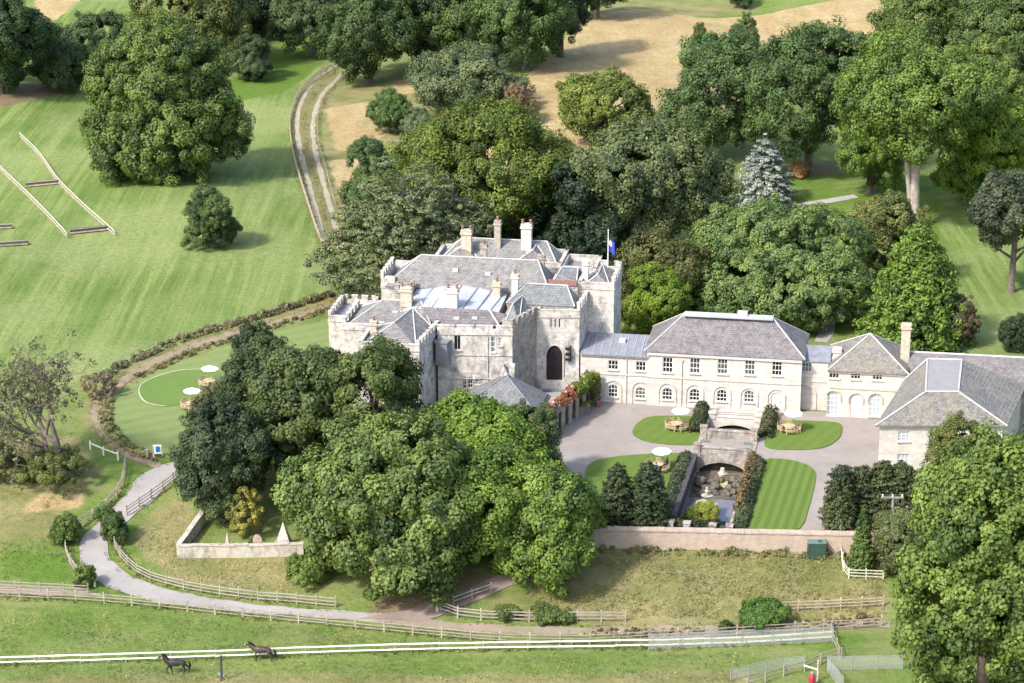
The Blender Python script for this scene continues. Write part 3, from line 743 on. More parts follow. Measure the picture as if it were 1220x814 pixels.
lt = MB(); x, y = wpt(F0, F1, on_wall(677, 420, F0, F1)[0], .35); z = on_wall(677, 420, F0, F1)[1]  # dark E-shaped mark on the porch front: three bars and an upright
for i in range(3): lt.box((x, y, z - .8 + i * .7), (.7, .45, .22))
lt.box((x + .3, y, z), (.14, .3, 2.0)); lt.build('dark_e_mark', 'black_iron', bP)
st_ = MB()
for i in range(6): x, y = wpt(F0, F1, 2.9, .35 + i * .36); st_.box((x, y, (1.5 - i * .25) / 2), (4.4, .37, 1.5 - i * .25), math.atan2(.7, 5.2))
st_.build('steps', 'lead_grey', bP)
# left front wing with a shaded right flank
A = [(-24.8, -13.4), (-17.4, -13.4), (-16.6, -5.4), (-24.8, -5.4)]
aops = wins(None, A[0], A[1], [(476, 410, 482, 416), (484, 470, 489, 478), (452, 466, 458, 480), (438, 440, 443, 452)])
a2 = [px_rect((512, 418, 514, 424), A[1], A[2])]
bA = block('left_front_wing', A, -.6, 10.2, .55, cren=(1,), wd=.7, gap=.5, h=.55, ops={0: aops, 1: a2})
for o in aops + a2: window(bA, A[0], A[1], o, 2, 2, fr='lead_ridge') if o in aops else window(bA, A[1], A[2], o, 1, 2, fr='lead_ridge')
hip(bA, inset(A, .5), 10.4, (-21.0, -10.4), (-20.0, -4.5), 12.5, 'slate_grey', over=.02)
ori = MB(); x, y = wpt(E0, E1, on_wall(528, 418, E0, E1)[0], .6); ori.prism([(x - 1.0, y + .6), (x - .8, y - .5), (x + .6, y - .5), (x + .9, y + .7)], 6.6, 9.4, True); ori.prism([(x - 1.1, y + .6), (x - .9, y - .6), (x + .7, y - .6), (x + 1, y + .7)], 9.4, 9.6, True)
ori.build('oriel', 'lead_grey', fr)
A2 = [(-28.6, -5.4), (-16.6, -5.4), (-19.0, 2.4), (-28.6, 2.4)]
bA2 = block('left_middle_wing', A2, -.6, 9.8, .5, cren=(3,), wd=1.0, gap=.7, h=.7)
hip(bA2, [(-28.0, -5.2), (-17.4, -5.2), (-19.4, 2.0), (-28.0, 2.0)], 10.2, (-24.5, -1.0), (-19.8, -.6), 12.2, 'slate_grey', over=0)
Wt = [(-32.0, 1.0), (-27.2, 1.0), (-27.2, 8.4), (-32.0, 8.4)]
bW = block('left_low_tower', Wt, -.6, 8.6, .5, cren=(1, 2, 3), wd=.8, gap=.6, h=.55)
W2 = [(-32.0, 1.0), (-31.0, .0), (-28.6, -3.0), (-28.6, 1.0)]
# small turret rising from the roofs, skylights and vents
TU = [(-23.6, 1.6), (-21.6, 1.6), (-21.6, 4.2), (-23.6, 4.2)]
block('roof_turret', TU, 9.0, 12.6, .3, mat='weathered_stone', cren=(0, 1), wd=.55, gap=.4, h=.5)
for u, v, z in ((-14.6, -4.3, 11.35), (-12.4, -4.0, 11.4), (-22.6, -2.6, 11.2), (-19.0, -1.2, 11.8), (-16.8, 6.6, 14.2), (-12.6, 6.4, 14.0)):
    MB().box((u, v, z), (.7, .5, .35)).build('roof_light', 'lead_ridge', castle)
for u, v, z, c_ in ((-23.9, -9.0, 12.0, 'chimney_buff'), (-13.6, 9.0, 17.0, 'weathered_stone'), (-8.6, 3.2, 15.0, 'limestone_ashlar')): chimney(castle, u, v, z - 4, z, .8, .7, c_, 1)
# chimneys at their measured places
for px, pt, zt, wd, dp, mt, pots, v_ in ((556, 275, 17.6, 1.3, 1.0, 'chimney_buff', 2, None), (593, 264, 18.6, .8, .8, 'weathered_stone', 1, None), (627.5, 268, 18.3, 1.3, 1.0, 'limestone_ashlar', 2, None),
        (484.5, 343, 14.0, 1.4, 1.1, 'chimney_buff', 2, None), (539, 345, 14.2, 1.35, 1.0, 'limestone_ashlar', 2, None), (592, 337, 13.8, .9, .8, 'chimney_buff', 1, None),
        (645, 305, 15.9, .8, .7, 'weathered_stone', 0, None), (698, 312, 15.8, .7, .7, 'limestone_ashlar', 0, None)):
    u, v = L(px, pt, zt); chimney(castle, u, v, zt - 5.0, zt, wd, dp, mt, pots)
# flag on its pole on the tower
fu, fv = 1.9, 11.8
flag = thing('flagpole', 'white flagpole flying a small blue and yellow flag on the right tower', 'flagpole', W(fu, fv, 13.1))
MB().tube([(0, 0, 0), (0, 0, 5.6)], [.07, .05], 8).lathe([(.02, 5.55), (.11, 5.66), (.02, 5.8)], (0, 0, 0), 8).build('pole', 'white_paint', flag)
fm = MB(); vs = []; fs = []
for i in range(9):
    for j in range(5):
        t = i / 8; vs.append((.06 + 1.0 * t * .75, .22 * math.sin(t * 5) * t, 4.7 - 1.0 * t * .55 - j * .42))
for i in range(8):
    for j in range(4): fs.append((i * 5 + j, i * 5 + j + 1, i * 5 + j + 6, i * 5 + j + 5))
fl = fm.add(vs, fs).build('flag', 'flag_blue', flag); e = MB()
for s_ in (-.012, .012):
    e.add([(.10 + .75 * .55 * k + .0, .22 * math.sin((.05 + .55 * k) * 5) * (.05 + .55 * k) + s_, 4.55 - .3 * k - z_) for k, z_ in ((0, .25), (.5, 0), (.9, .3), (.9, .7), (.5, .85), (0, .6))], [(0, 1, 2, 3, 4, 5)])
e.build('emblem', 'flag_pale', fl)

# ---- service wing along the court
wing = building('service_wing', 'long cream two-storey wing with hipped slate roof and arched ground-floor windows', 'building')
def strip_course(mb, p0, p1, z, h=.16, t=.1):
    ln = math.hypot(p1[0] - p0[0], p1[1] - p0[1]); x, y = wpt(p0, p1, ln / 2, t / 2 - .002); mb.box((x, y, z), (ln - .02, t, h), math.atan2(p1[1] - p0[1], p1[0] - p0[0]))
w0, w1 = (0.1, 0.15), (8.4, 0.15); x0, x1 = (8.4, 0.0), (27.3, 0.0)
up1 = [px_rect((724.5, 429.5, 736.5, 440.5), w0, w1), px_rect((757.5, 431, 769.5, 442), w0, w1)]
lo1 = [px_rect((724.5, 458.5, 736, 473), w0, w1), px_rect((757, 461.5, 769, 475), w0, w1)]
up2 = [px_rect((c_ - 6, 426 + i * .9, c_ + 6, 444 + i * .9), x0, x1) for i, c_ in enumerate((795.5, 828, 861, 893.5, 925.8))]
lo2 = [px_rect((c_ - 6, 462.5 + i, c_ + 6, 476.5 + i), x0, x1) for i, c_ in enumerate((795, 827.5, 860, 892.5))]
dr2 = px_rect((918.5, 468, 931, 489), x0, x1)
mb = MB(); arc = lambda o: (*o, 'arch', min(.62, (o[1] - o[0]) / 2))
wall(mb, w0, w1, -.05, 6.3, up1 + [arc(o) for o in lo1]); wall(mb, x0, x1, -.05, 7.0, up2 + [arc(o) for o in lo2 + [dr2]])
wall(mb, (27.3, 0), (27.3, 9.5), -.05, 7.0); wall(mb, (27.3, 9.5), (8.4, 9.5), -.05, 7.0); wall(mb, (8.4, 9.5), (8.4, 0.0), -.05, 7.0); wall(mb, (8.4, 5.4), (0.1, 5.4), -.05, 6.3)
wl_ = mb.build('wall', 'limestone_ashlar', wing)
for o in up1: window(wing, w0, w1, o, 3, 2)
for o in lo1: window(wing, w0, w1, o, 3, 3)
for o in up2: window(wing, x0, x1, o, 3, 3)
for o in lo2: window(wing, x0, x1, o, 3, 3)
leaf_door(wing, x0, x1, dr2)
tr_ = MB(); strip_course(tr_, w0, w1, 3.75); strip_course(tr_, x0, x1, 3.75); strip_course(tr_, x0, x1, 6.75, .3, .22); strip_course(tr_, w0, w1, 6.1, .25, .2); strip_course(tr_, x0, x1, .25, .5, .06)
for o in lo1: arch_ring(tr_, w0, w1, (o[0] + o[1]) / 2, 1.9, .95, .16, .04, drop=1.8)
for o in lo2 + [dr2]: arch_ring(tr_, x0, x1, (o[0] + o[1]) / 2, 1.95, .98, .16, .04, drop=1.85)
tr_.build('stone_trim', 'limestone_ashlar', wing)
hip(wing, [(8.4, 0), (27.3, 0), (27.3, 9.5), (8.4, 9.5)], 7.05, (12.6, 4.8), (23.2, 4.8), 10.7, 'slate_mauve', over=.45)
MB().bar((12.4, 4.6, 10.62), (23.4, 4.6, 10.62), 1.7, .14).build('lead_ridge', 'lead_flat', wing)
MB().box((19.6, 4.8, 10.95), (1.2, .7, .6)).build('roof_vent', 'lead_ridge', wing)
rl = MB(); rl.add([(0.1, -.2, 6.3), (8.5, -.2, 6.3), (8.5, 5.5, 7.3), (0.1, 5.5, 7.3), (0.1, -.2, 6.18), (8.5, -.2, 6.18)], [(0, 1, 2, 3), (4, 5, 1, 0)]); lk = rl.build('link_roof', 'lead_grey', wing)
sm = MB()
for i in range(9): sm.bar((.6 + i, -.15, 6.34), (.6 + i, 5.4, 7.33), .07, .07)
sm.build('lead_seam', 'lead_flat', lk)
MB().box((4.9, 3.4, 7.1), (.8, .6, .5)).build('roof_vent', 'lead_ridge', wing)
for px in (746.5, 812.5): 
    pm = MB(); t, z = on_wall(px, 440, x0 if px > 772 else w0, x1 if px > 772 else w1); x, y = wpt(x0 if px > 772 else w0, x1 if px > 772 else w1, t, .09)
    pm.tube([(x, y, 0), (x, y, 6.0)], .06, 6); pm.box((x, y, 6.05), (.22, .16, .22)); pm.build('downpipe', 'lead_ridge', wing)
# recessed link and lodge
r0, r1 = (27.3, 1.6), (30.7, 1.6)
ro = [px_rect((955.5, 432, 967, 443), r0, r1)]; ra2 = px_rect((954, 461, 968, 484), r0, r1)
mb = MB(); wall(mb, r0, r1, -.05, 6.3, ro + [(*ra2, 'arch', .7)]); wall(mb, (30.7, 5), (27.3, 5), -.05, 6.3); mb.build('recess_wall', 'limestone_ashlar', wing)
window(wing, r0, r1, ro[0], 3, 2)
MB().prism([(wpt(r0, r1, ra2[0], -.15)), (wpt(r0, r1, ra2[1], -.15)), (wpt(r0, r1, ra2[1], -.3)), (wpt(r0, r1, ra2[0], -.3))], ra2[2], ra2[3]).build('niche_panel', 'limestone_ashlar', wing)
tr_ = MB(); strip_course(tr_, r0, r1, 3.75); arch_ring(tr_, r0, r1, (ra2[0] + ra2[1]) / 2, 2.0, 1.05, .18, .04, drop=1.9); tr_.build('stone_trim', 'limestone_ashlar', wing)
MB().add([(27.3, 1.4, 6.3), (30.7, 1.4, 6.3), (30.7, 5.2, 7.2), (27.3, 5.2, 7.2)], [(0, 1, 2, 3)]).build('link_roof', 'lead_grey', wing)

lodge = building('lodge', 'square cream lodge with pyramid slate roof and white arched door', 'building')
l0, l1 = (30.7, -.35), (39.9, -.35)
lu = [px_rect((988, 440, 1000, 451), l0, l1), px_rect((1013.5, 443.5, 1025.5, 452), l0, l1), px_rect((1039.5, 444.5, 1051.5, 453), l0, l1)]
ll = [px_rect((985, 467, 999.5, 495), l0, l1), px_rect((1036, 470, 1049, 496), l0, l1)]; ldr = px_rect((1013, 470, 1026, 498), l0, l1)
mb = MB(); wall(mb, l0, l1, -.05, 6.0, lu + [(*o, 'arch', .7) for o in ll + [ldr]])
wall(mb, l1, (39.9, 8.8), -.05, 6.0); wall(mb, (39.9, 8.8), (30.7, 8.8), -.05, 6.0); wall(mb, (30.7, 8.8), l0, -.05, 6.0); mb.build('wall', 'limestone_ashlar', lodge)
for o in lu: window(lodge, l0, l1, o, 3, 2)
for o in ll: window(lodge, l0, l1, o, 3, 5, gl='pale_glass')
leaf_door(lodge, l0, l1, ldr)
tr_ = MB(); strip_course(tr_, l0, l1, 3.75); strip_course(tr_, l0, l1, 5.85, .25, .2)
for o in ll + [ldr]: arch_ring(tr_, l0, l1, (o[0] + o[1]) / 2, o[3] - .7, (o[1] - o[0]) / 2 + .12, .2, .03, .8, drop=.5)
tr_.build('stone_trim', 'chimney_buff', lodge)
hip(lodge, [l0, l1, (39.9, 8.8), (30.7, 8.8)], 6.02, (35.3, 4.2), (35.3, 4.2), 9.4, 'slate_lichen', over=.4)
u, v = L(1071, 380, 11.0); chimney(lodge, 39.6, 3.6, 5.0, 10.9, 1.1, 1.1, 'chimney_buff', 0)
chimney(lodge, 31.4, 3.0, 5.5, 7.6, 1.0, .8, 'limestone_ashlar', 0)

# ---- coach house at the right edge
coach = building('coach_house', 'stone coach house with big grey hipped roof topped by a flat lead panel', 'building')
c0, c1 = (37.1, -17.2), (51.0, -14.9)
cR = (53.6, -1.0); cL = (40.2, -1.4)
cops = [px_rect((1070, 514, 1084, 526), c0, c1), px_rect((1107, 514, 1121, 527), c0, c1), px_rect((1069, 541, 1083, 561), c0, c1), px_rect((1048, 551, 1056, 556), c0, c1)]
mb = MB(); wall(mb, c0, c1, -.05, 5.6, cops); wall(mb, c1, cR, -.05, 5.6); wall(mb, cR, cL, -.05, 5.6); wall(mb, cL, c0, -.05, 5.6); mb.build('wall', 'limestone_ashlar', coach)
for o in cops[:3]: window(coach, c0, c1, o, 3, 3, gl='pale_glass')
window(coach, c0, c1, cops[3], 2, 1)
def qd(a): return [(*p[:2], p[2]) for p in a]
qa, qb = L(1103, 467, 8.6), L(1142, 467, 8.6); qc, qe = L(1146, 429, 8.75), L(1105, 428, 8.75)
ce = [(c0[0] - .5, c0[1] - .5, 5.55), (c1[0] + .5, c1[1] - .4, 5.55), (cR[0] + .5, cR[1] + .3, 5.55), (cL[0] - .5, cL[1] + .4, 5.55)]
rm = MB(); rm.add(ce + [(*qa, 8.6), (*qb, 8.6), (*qc, 8.75), (*qe, 8.75)] + [(a, b_, c - .16) for a, b_, c in ce], [(0, 1, 5, 4), (1, 2, 6, 5), (2, 3, 7, 6), (3, 0, 4, 7), (8, 9, 1, 0), (9, 10, 2, 1), (11, 8, 0, 3)])
rf = rm.build('roof', 'slate_lichen', coach)
MB().add([(*qa, 8.62), (*qb, 8.62), (*qc, 8.77), (*qe, 8.77)], [(0, 1, 2, 3)]).build('lead_panel', 'lead_panel', rf)
rc = MB()
for a, b_ in ((ce[0], (*qa, 8.65)), (ce[1], (*qb, 8.65)), (ce[3], (*qe, 8.8)), ((*qa, 8.65), (*qb, 8.65)), ((*qb, 8.65), (*qc, 8.8)), ((*qc, 8.8), (*qe, 8.8)), ((*qe, 8.8), (*qa, 8.65))): rc.tube([a, b_], .10, 6)
rc.build('ridge_cap', 'lead_ridge', rf)
pm = MB(); x, y = wpt(cL, c0, 15.0, .12); pm.tube([(x, y, 0), (x, y, 5.2)], .14, 6); pm.build('downpipe', 'teal_pipe', coach)
# long back range behind it
back = building('stable_range', 'long low range with mauve slate roof behind the coach house', 'building')
s0, s1 = (40.3, .6), (66.0, .6)
mb = MB(); wall(mb, s0, s1, -.05, 4.6, [px_rect((1191, 458, 1201, 481), s0, s1), px_rect((1202.5, 460, 1206, 481), s0, s1)]); wall(mb, s1, (66, 7), -.05, 4.6); wall(mb, (66, 7), (40.3, 7), -.05, 4.6); wall(mb, (40.3, 7), s0, -.05, 4.6)
mb.build('wall', 'white_wall', back)
leaf_door(back, s0, s1, px_rect((1191, 458, 1201, 481), s0, s1), 'white_door'); leaf_door(back, s0, s1, px_rect((1202.5, 460, 1206, 481), s0, s1), 'blue_door')
MB().add([(40.0, .2, 4.55), (66.3, .2, 4.55), (66.3, 3.9, 7.4), (40.0, 3.9, 7.4), (40.0, 7.4, 4.55), (66.3, 7.4, 4.55)], [(0, 1, 2, 3), (3, 2, 5, 4), (0, 3, 4), (1, 5, 2)]).build('roof', 'slate_mauve', back)
MB().tube([(40, 3.9, 7.42), (66.3, 3.9, 7.42)], .14, 6).build('ridge_cap', 'lead_ridge', back)

# ---- garden pavilion and the arcade in front of the porch
pav = building('garden_pavilion', 'low stone pavilion with blue-grey pyramid roof in front of the castle', 'building')
pq = [(-12.8, -15.2), (-3.0, -14.6), (-2.8, -7.6), (-12.6, -7.6)]
mb = MB()
for i in range(4): wall(mb, pq[i], pq[(i + 1) % 4], -.6, 3.5)
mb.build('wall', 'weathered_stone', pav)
hip(pav, pq, 3.1, (-7.4, -10.6), (-7.4, -10.6), 6.7, 'slate_blue', over=.4, cap='lead_grey')
MB().lathe([(.3, 6.6), (.26, 6.85), (.08, 7.0), (.03, 7.25)], (-7.4, -10.6, 0), 10).build('finial', 'lead_flat', pav)
arcd = building('arcade', 'weathered stone arcade with steps running from porch down to the gravel court', 'arcade')
g0, g1 = (-1.6, -15.2), (1.9, -.5)
LNG = math.hypot(g1[0] - g0[0], g1[1] - g0[1]); mb = MB()
aop = [(.9 + i * 2.3, 2.3 + i * 2.3, -.0, 2.7, 'arch', .7) for i in range(6)]
wall(mb, g0, g1, -.05, 3.5, aop); h0 = wpt(g0, g1, 0, -.5); h1 = wpt(g0, g1, LNG, -.5); wall(mb, h1, h0, -.05, 3.5); wall(mb, h0, g0, -.05, 3.5); wall(mb, g1, h1, -.05, 3.5)
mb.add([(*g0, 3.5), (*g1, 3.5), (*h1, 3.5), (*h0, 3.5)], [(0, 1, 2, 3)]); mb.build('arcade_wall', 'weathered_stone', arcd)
cpm = MB(); a, b_ = wpt(g0, g1, 0, -.25), wpt(g0, g1, LNG, -.25); cpm.bar((*a, 3.58), (*b_, 3.58), .75, .14)
for i in range(8): x, y = wpt(g0, g1, .3 + i * 2.0, -.25); cpm.box((x, y, 3.85), (.4, .4, .42), .25); cpm.lathe([(.05, 4.05), (.2, 4.2), (.24, 4.4), (.05, 4.6)], (x, y, 0), 8)
cpm.build('coping', 'weathered_stone', arcd)
MB().prism([(-3.6, -14), (-2.3, -14.2), (1.2, -.4), (-5.2, -1.6)], -.05, 1.4).build('terrace', 'path_grey', arcd)

# ---- retaining wall, garden wall
rw = thing('retaining_wall', 'long low pinkish stone wall between the court and the grassy bank', 'wall', P(870, 640, 0))
def yw(x): return 238.9 - .055 * (x - 7)
xa, xb = P(672, 632, .5)[0], P(1070, 640, .5)[0]; m = MB(); vs = [(xa, yw(xa) - .45), (xb, yw(xb) - .45), (xb, yw(xb) + .45), (xa, yw(xa) + .45)]
m.prism(vs, -3.2, .55); m.build('wall_body', 'wall_stone', rw, True)
cpm = MB(); nseg = 46
for i in range(nseg):
    a = xa + (xb - xa) * i / nseg; b_ = xa + (xb - xa) * (i + .97) / nseg; j = random.uniform(-.02, .02)
    cpm.bar((a, yw(a) + j, .62), (b_, yw(b_) + j, .62 + j), 1.08, .15)
cpm.build('coping', 'wall_stone', rw, True)
gw0, gw1, gw2 = G(213, 664), G(362, 661), G(243, 622)
gwall = thing('garden_wall', 'crumbling whitewashed garden wall with a corner below the dark yews', 'wall', gw0)
def stonewall(par, a, b_, h, th, mat, nm='wall_run', cap=True):
    k = max(2, int((b_ - a).length / 1.5)); m = MB(); c = MB()
    for i in range(k):
        p, q = a.lerp(b_, i / k), a.lerp(b_, (i + 1) / k); zp, zq = float(ground(p.x, p.y)), float(ground(q.x, q.y)); hh = h + random.uniform(-.06, .06)
        m.bar((p.x, p.y, zp + hh / 2 - .4), (q.x, q.y, zq + hh / 2 - .4), th, hh + .8); c.bar((p.x, p.y, zp + hh + .06), (q.x, q.y, zq + hh + .06), th + .14, .12)
    o = m.build(nm, mat, par, True)
    if cap: c.build('coping', mat, o).location = -par.location
    return o
stonewall(gwall, gw0, gw1, 1.35, .45, 'white_wall'); stonewall(gwall, gw0 + Vector((0, .24, 0)), gw2, 1.35, .45, 'white_wall')

# ---- sunken water garden
def RT(name, label, cat, a, b_, z=0): return thing(name, label, cat, RL(a, b_, z), math.atan2(ra.y, ra.x) - math.pi / 2)
rill = RT('water_garden', 'sunken stone-walled water garden with pool and rocky cascade', 'water garden', 0, 0)
# local frame of the rill: x to the right, y along it away, z up
m = MB(); hw = RHW
def stepz(y): return -2.6 if y < 14 else (-1.9 if y < RLEN * .60 else -1.2)
m.prism([(-hw - .5, 0), (-hw, 0), (-hw, RLEN), (-hw - .5, RLEN)], -3, .14); m.prism([(hw, 0), (hw + .5, 0), (hw + .5, RLEN), (hw, RLEN)], -3, .14)
m.prism([(-hw, RLEN - .4), (hw, RLEN - .4), (hw, RLEN), (-hw, RLEN)], -3, .14); m.prism([(-hw, -.5), (hw, -.5), (hw, 0), (-hw, 0)], -3, .10)
m.build('side_wall', 'weathered_stone', rill)
f = MB(); f.box((0, 7, -2.95), (2 * hw, 14.0, .3)); f.box((0, 18.5, -2.4), (2 * hw, 9, 1.0)); f.box((0, (23 + RLEN) / 2, -1.9), (2 * hw, RLEN - 23, 1.4)); f.build('floor', 'rock', rill)
MB().box((0, 7.0, -2.2), (2 * hw - .02, 13.6, .5)).build('pool_water', 'water', rill)
rk = MB()
for i in range(46):
    x = random.uniform(-hw + .4, hw - .4); y = random.uniform(14.4, 18.2); s_ = random.uniform(.2, .65); z = -2.3 + (y - 12) * .18
    a = random.uniform(0, 3); rk.lathe([(s_ * .5, z - .5), (s_ * random.uniform(.7, 1), z), (s_ * .7, z + s_ * .5), (s_ * .2, z + s_ * .75)], (x, y, 0), 6)
rk.build('cascade_rocks', 'rock', rill)
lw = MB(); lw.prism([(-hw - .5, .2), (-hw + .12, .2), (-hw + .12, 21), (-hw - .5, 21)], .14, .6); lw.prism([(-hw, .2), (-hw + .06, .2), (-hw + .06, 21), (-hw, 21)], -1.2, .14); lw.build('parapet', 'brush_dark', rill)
sp_ = MB(); sp_.box((0, RLEN * .78, -.95), (3.6, 5.6, .3)); 
for i in range(5): sp_.box((0, RLEN * .78 - 2.4 + i * 1.2, -.76), (3.4, .1, .06))
sp_.build('gravel_bed', 'sand_panel', rill)
for sx in (-1, 1):
    gm = MB()
    for i in range(7): gm.box((sx * (2.05 + i * .14), RLEN * .69, -.2), (.06, .08, 1.3))
    gm.box((sx * 2.45, RLEN * .69, .42), (1.0, .09, .09)); gm.box((sx * 2.45, RLEN * .69, -.75), (1.0, .09, .09)); gm.build('gate', 'green_paint', rill)
m = MB()
for (x, y) in ((-hw - .2, -.2), (hw + .2, -.2), (-hw + 1.6, -.3), (hw - 1.6, -.3)): MB().box((x, y, .2), (.7, .7, 1.2)).box((x, y, .85), (.85, .85, .14)).build('end_pier', 'weathered_stone', rill)
sm = MB()
for i in range(4): sm.box((0, .45 + i * .3, -.1 - i * .22), (3.2, .32, .3))
sm.build('steps', 'white_wall', rill)
# bridges over it (own things, they span the garden)
def bridge(label, a, dpt, hpar, wd_extra, mat, rise):
    b_ = RT('stone_bridge', label, 'bridge', a, 0); m = MB(); x0_, x1_ = -hw - wd_extra, hw + wd_extra; K = 12
    # arched face: strip between the arch and the deck, built through the full depth
    xs = [-hw + .25 + (2 * hw - .5) * i / K for i in range(K + 1)]
    zs = [-1.5 + rise * math.sin(math.pi * i / K) ** .7 if 0 < i < K else -1.5 for i in range(K + 1)]
    for (xa_, za), (xb_, zb) in zip(zip(xs, zs), zip(xs[1:], zs[1:])):
        m.add([(xa_, 0, za), (xb_, 0, zb), (xb_, 0, .06), (xa_, 0, .06), (xa_, dpt, za), (xb_, dpt, zb), (xb_, dpt, .06), (xa_, dpt, .06)], [(0, 1, 2, 3), (7, 6, 5, 4), (0, 4, 5, 1), (3, 2, 6, 7)])
    m.prism([(x0_, 0), (-hw + .25, 0), (-hw + .25, dpt), (x0_, dpt)], -2.6, .06); m.prism([(hw - .25, 0), (x1_, 0), (x1_, dpt), (hw - .25, dpt)], -2.6, .06)
    m.build('arch', mat, b_)
    MB().prism([(x0_, .4), (x1_, .4), (x1_, dpt - .4), (x0_, dpt - .4)], .065, .10).build('deck', 'courtyard_gravel', b_)
    for y in (.0, dpt - .4):
        p = MB(); p.prism([(x0_, y + .002), (x1_, y + .002), (x1_, y + .4), (x0_, y + .4)], .07, hpar); p.prism([(x0_ - .05, y - .08), (x1_ + .05, y - .08), (x1_ + .05, y + .48), (x0_ - .05, y + .48)], hpar, hpar + .13)
        for x in (x0_ + .3, x1_ - .3): p.box((x, y + .2, hpar / 2 + .2), (.75, .6, hpar + .35)); p.box((x, y + .2, hpar + .46), (.9, .75, .16))
        p.build('parapet', mat, b_)
    return b_
yb = lambda py: (Vector(P(855, py, .0)) - Vector(RILL_N)).dot(ra)
bridge('wide stone bridge carrying the cross path over the water garden', yb(546), yb(523) - yb(546), 1.15, .3, 'weathered_stone', .95)
bridge('small pale arched bridge at the head of the water garden', yb(500), yb(494) - yb(500) + .6, .35, .1, 'limestone_ashlar', .9)
fo = RT('fountain', 'tiered pale stone fountain standing in the pool of the water garden', 'fountain', 8.6, -.3, -1.95)
MB().lathe([(.9, 0), (.9, .25), (.55, .3), (.35, .6), (.3, 1.0), (.45, 1.15)], (0, 0, 0), 14).build('pedestal', 'fountain_stone', fo)
MB().lathe([(.3, 1.15), (1.1, 1.4), (1.25, 1.55), (1.1, 1.6), (.2, 1.45)], (0, 0, 0), 18).build('basin', 'fountain_stone', fo)
MB().lathe([(.18, 1.45), (.26, 1.9), (.16, 2.2), (.6, 2.4), (.65, 2.5), (.16, 2.5), (.2, 2.8), (.28, 3.0), (.16, 3.2), (.18, 3.35), (.04, 3.5)], (0, 0, 0), 14).build('figure', 'fountain_stone', fo)
fo2 = RT('stone_urn', 'pale stone urn on a plinth at the mouth of the bridge arch', 'urn', 18.0, .4, -1.9)
MB().lathe([(.5, 0), (.5, .5), (.25, .6), (.2, .9), (.5, 1.2), (.58, 1.5), (.45, 1.55), (.3, 1.8), (.25, 2.1), (.05, 2.2)], (0, 0, 0), 14).build('urn_body', 'fountain_stone', fo2)
MB().box((0, 0, .2), (1.3, 1.3, .5)).build('plinth', 'sand_panel', fo2)
# ------------------------------------------------------------ fences
def resample(pts, step):
    out = [pts[0]]; carry = 0.0
    tot = sum((b_ - a).length for a, b_ in zip(pts, pts[1:])); k = max(1, round(tot / step)); st = tot / k; need = st; run = 0
    for a, b_ in zip(pts, pts[1:]):
        ln = (b_ - a).length
        while run + ln >= need - 1e-6 and len(out) <= k:
            out.append(a.lerp(b_, (need - run) / ln)); need += st
        run += ln
    if len(out) < k + 1: out.append(pts[-1])
    return out
POSTS = {}
def fence(label, line, rails=(.5, .95), ph=1.25, spacing=2.6, mat='grey_wood', pmat=None, rh=.12, rt=.05, ps=.13, group=None, name='rail_fence', cat='fence', smooth=True, wires=False, raw=None, jit=.03):
    pts = raw or [G(*q) for q in line]
    if smooth and len(pts) > 2: pts = catmull(pts, 1.0)
    pts = [Vector((q.x, q.y, float(ground(q.x, q.y)))) for q in resample(pts, spacing)]
    t = thing(name, label, cat, pts[0], 0, group); pmat = pmat or mat
    key = (ph, ps, pmat)
    for i, q in enumerate(pts):
        if key not in POSTS:
            m = MB(); m.box((0, 0, ph / 2 - .15), (ps, ps, ph + .3)); m.add([(-ps / 2, -ps / 2, ph), (ps / 2, -ps / 2, ph), (ps / 2, ps / 2, ph), (-ps / 2, ps / 2, ph), (0, 0, ph + .06)], [(0, 1, 4), (1, 2, 4), (2, 3, 4), (3, 0, 4)])
            o = m.build('post', pmat, t); POSTS[key] = o.data
        else:
            o = bpy.data.objects.new('post', POSTS[key]); COL.objects.link(o); o.parent = t
        o.location = q - pts[0]; o.rotation_euler = (random.uniform(-jit, jit), random.uniform(-jit, jit), random.uniform(-.1, .1) + math.atan2(pts[min(i + 1, len(pts) - 1)].y - pts[max(i - 1, 0)].y, pts[min(i + 1, len(pts) - 1)].x - pts[max(i - 1, 0)].x))
    for r in rails:
        m = MB()
        for a, b_ in zip(pts, pts[1:]):
            d = Vector((b_.x - a.x, b_.y - a.y, 0)).normalized(); off = Vector((d.y, -d.x, 0)) * (ps / 2 + rt / 2 + .003)
            j = random.uniform(-jit, jit)
            m.bar(a + off + Vector((0, 0, r + j)), b_ + off + Vector((0, 0, r + random.uniform(-jit, jit))), rt, rh)
        m.build('rail', mat, t, True)
    return t
def netting(par, pts, z0, z1, sp=2.6, base=None):
    m = MB(); fr = MB()
    pts = resample(pts, sp)
    for a, b_ in zip(pts, pts[1:]):
        za, zb = float(ground(a.x, a.y)), float(ground(b_.x, b_.y))
        m.add([(a.x, a.y, za + z0), (b_.x, b_.y, zb + z0), (b_.x, b_.y, zb + z1), (a.x, a.y, za + z1)], [(0, 1, 2, 3)])
        fr.bar((a.x, a.y, za + z1), (b_.x, b_.y, zb + z1), .04, .05)
    for q in pts: z = float(ground(q.x, q.y)); fr.bar((q.x, q.y, z - .1), (q.x + .001, q.y, z + z1 + .05), .07, .07)
    m.build('mesh_panel', 'netting', par, True); fr.build('panel_frame', 'steel_grey', par, True)
nf = [(-12, 794), (100, 791), (265, 785.5), (400, 780), (560, 776), (775, 773), (900, 769), (993, 763)]
fence('long white two-rail paddock fence running the whole way behind the near horse', nf, (.45, 1.0), 1.15, 4.4, 'white_fence', 'pale_wood', rh=.15, ps=.10, smooth=False)
en = thing('mesh_enclosure', 'tall wire mesh panels standing along the right end of the white fence', 'fence', G(775, 772.5))
netting(en, [G(773, 775), G(880, 771), G(992, 766)], .1, 1.75, 3.0)
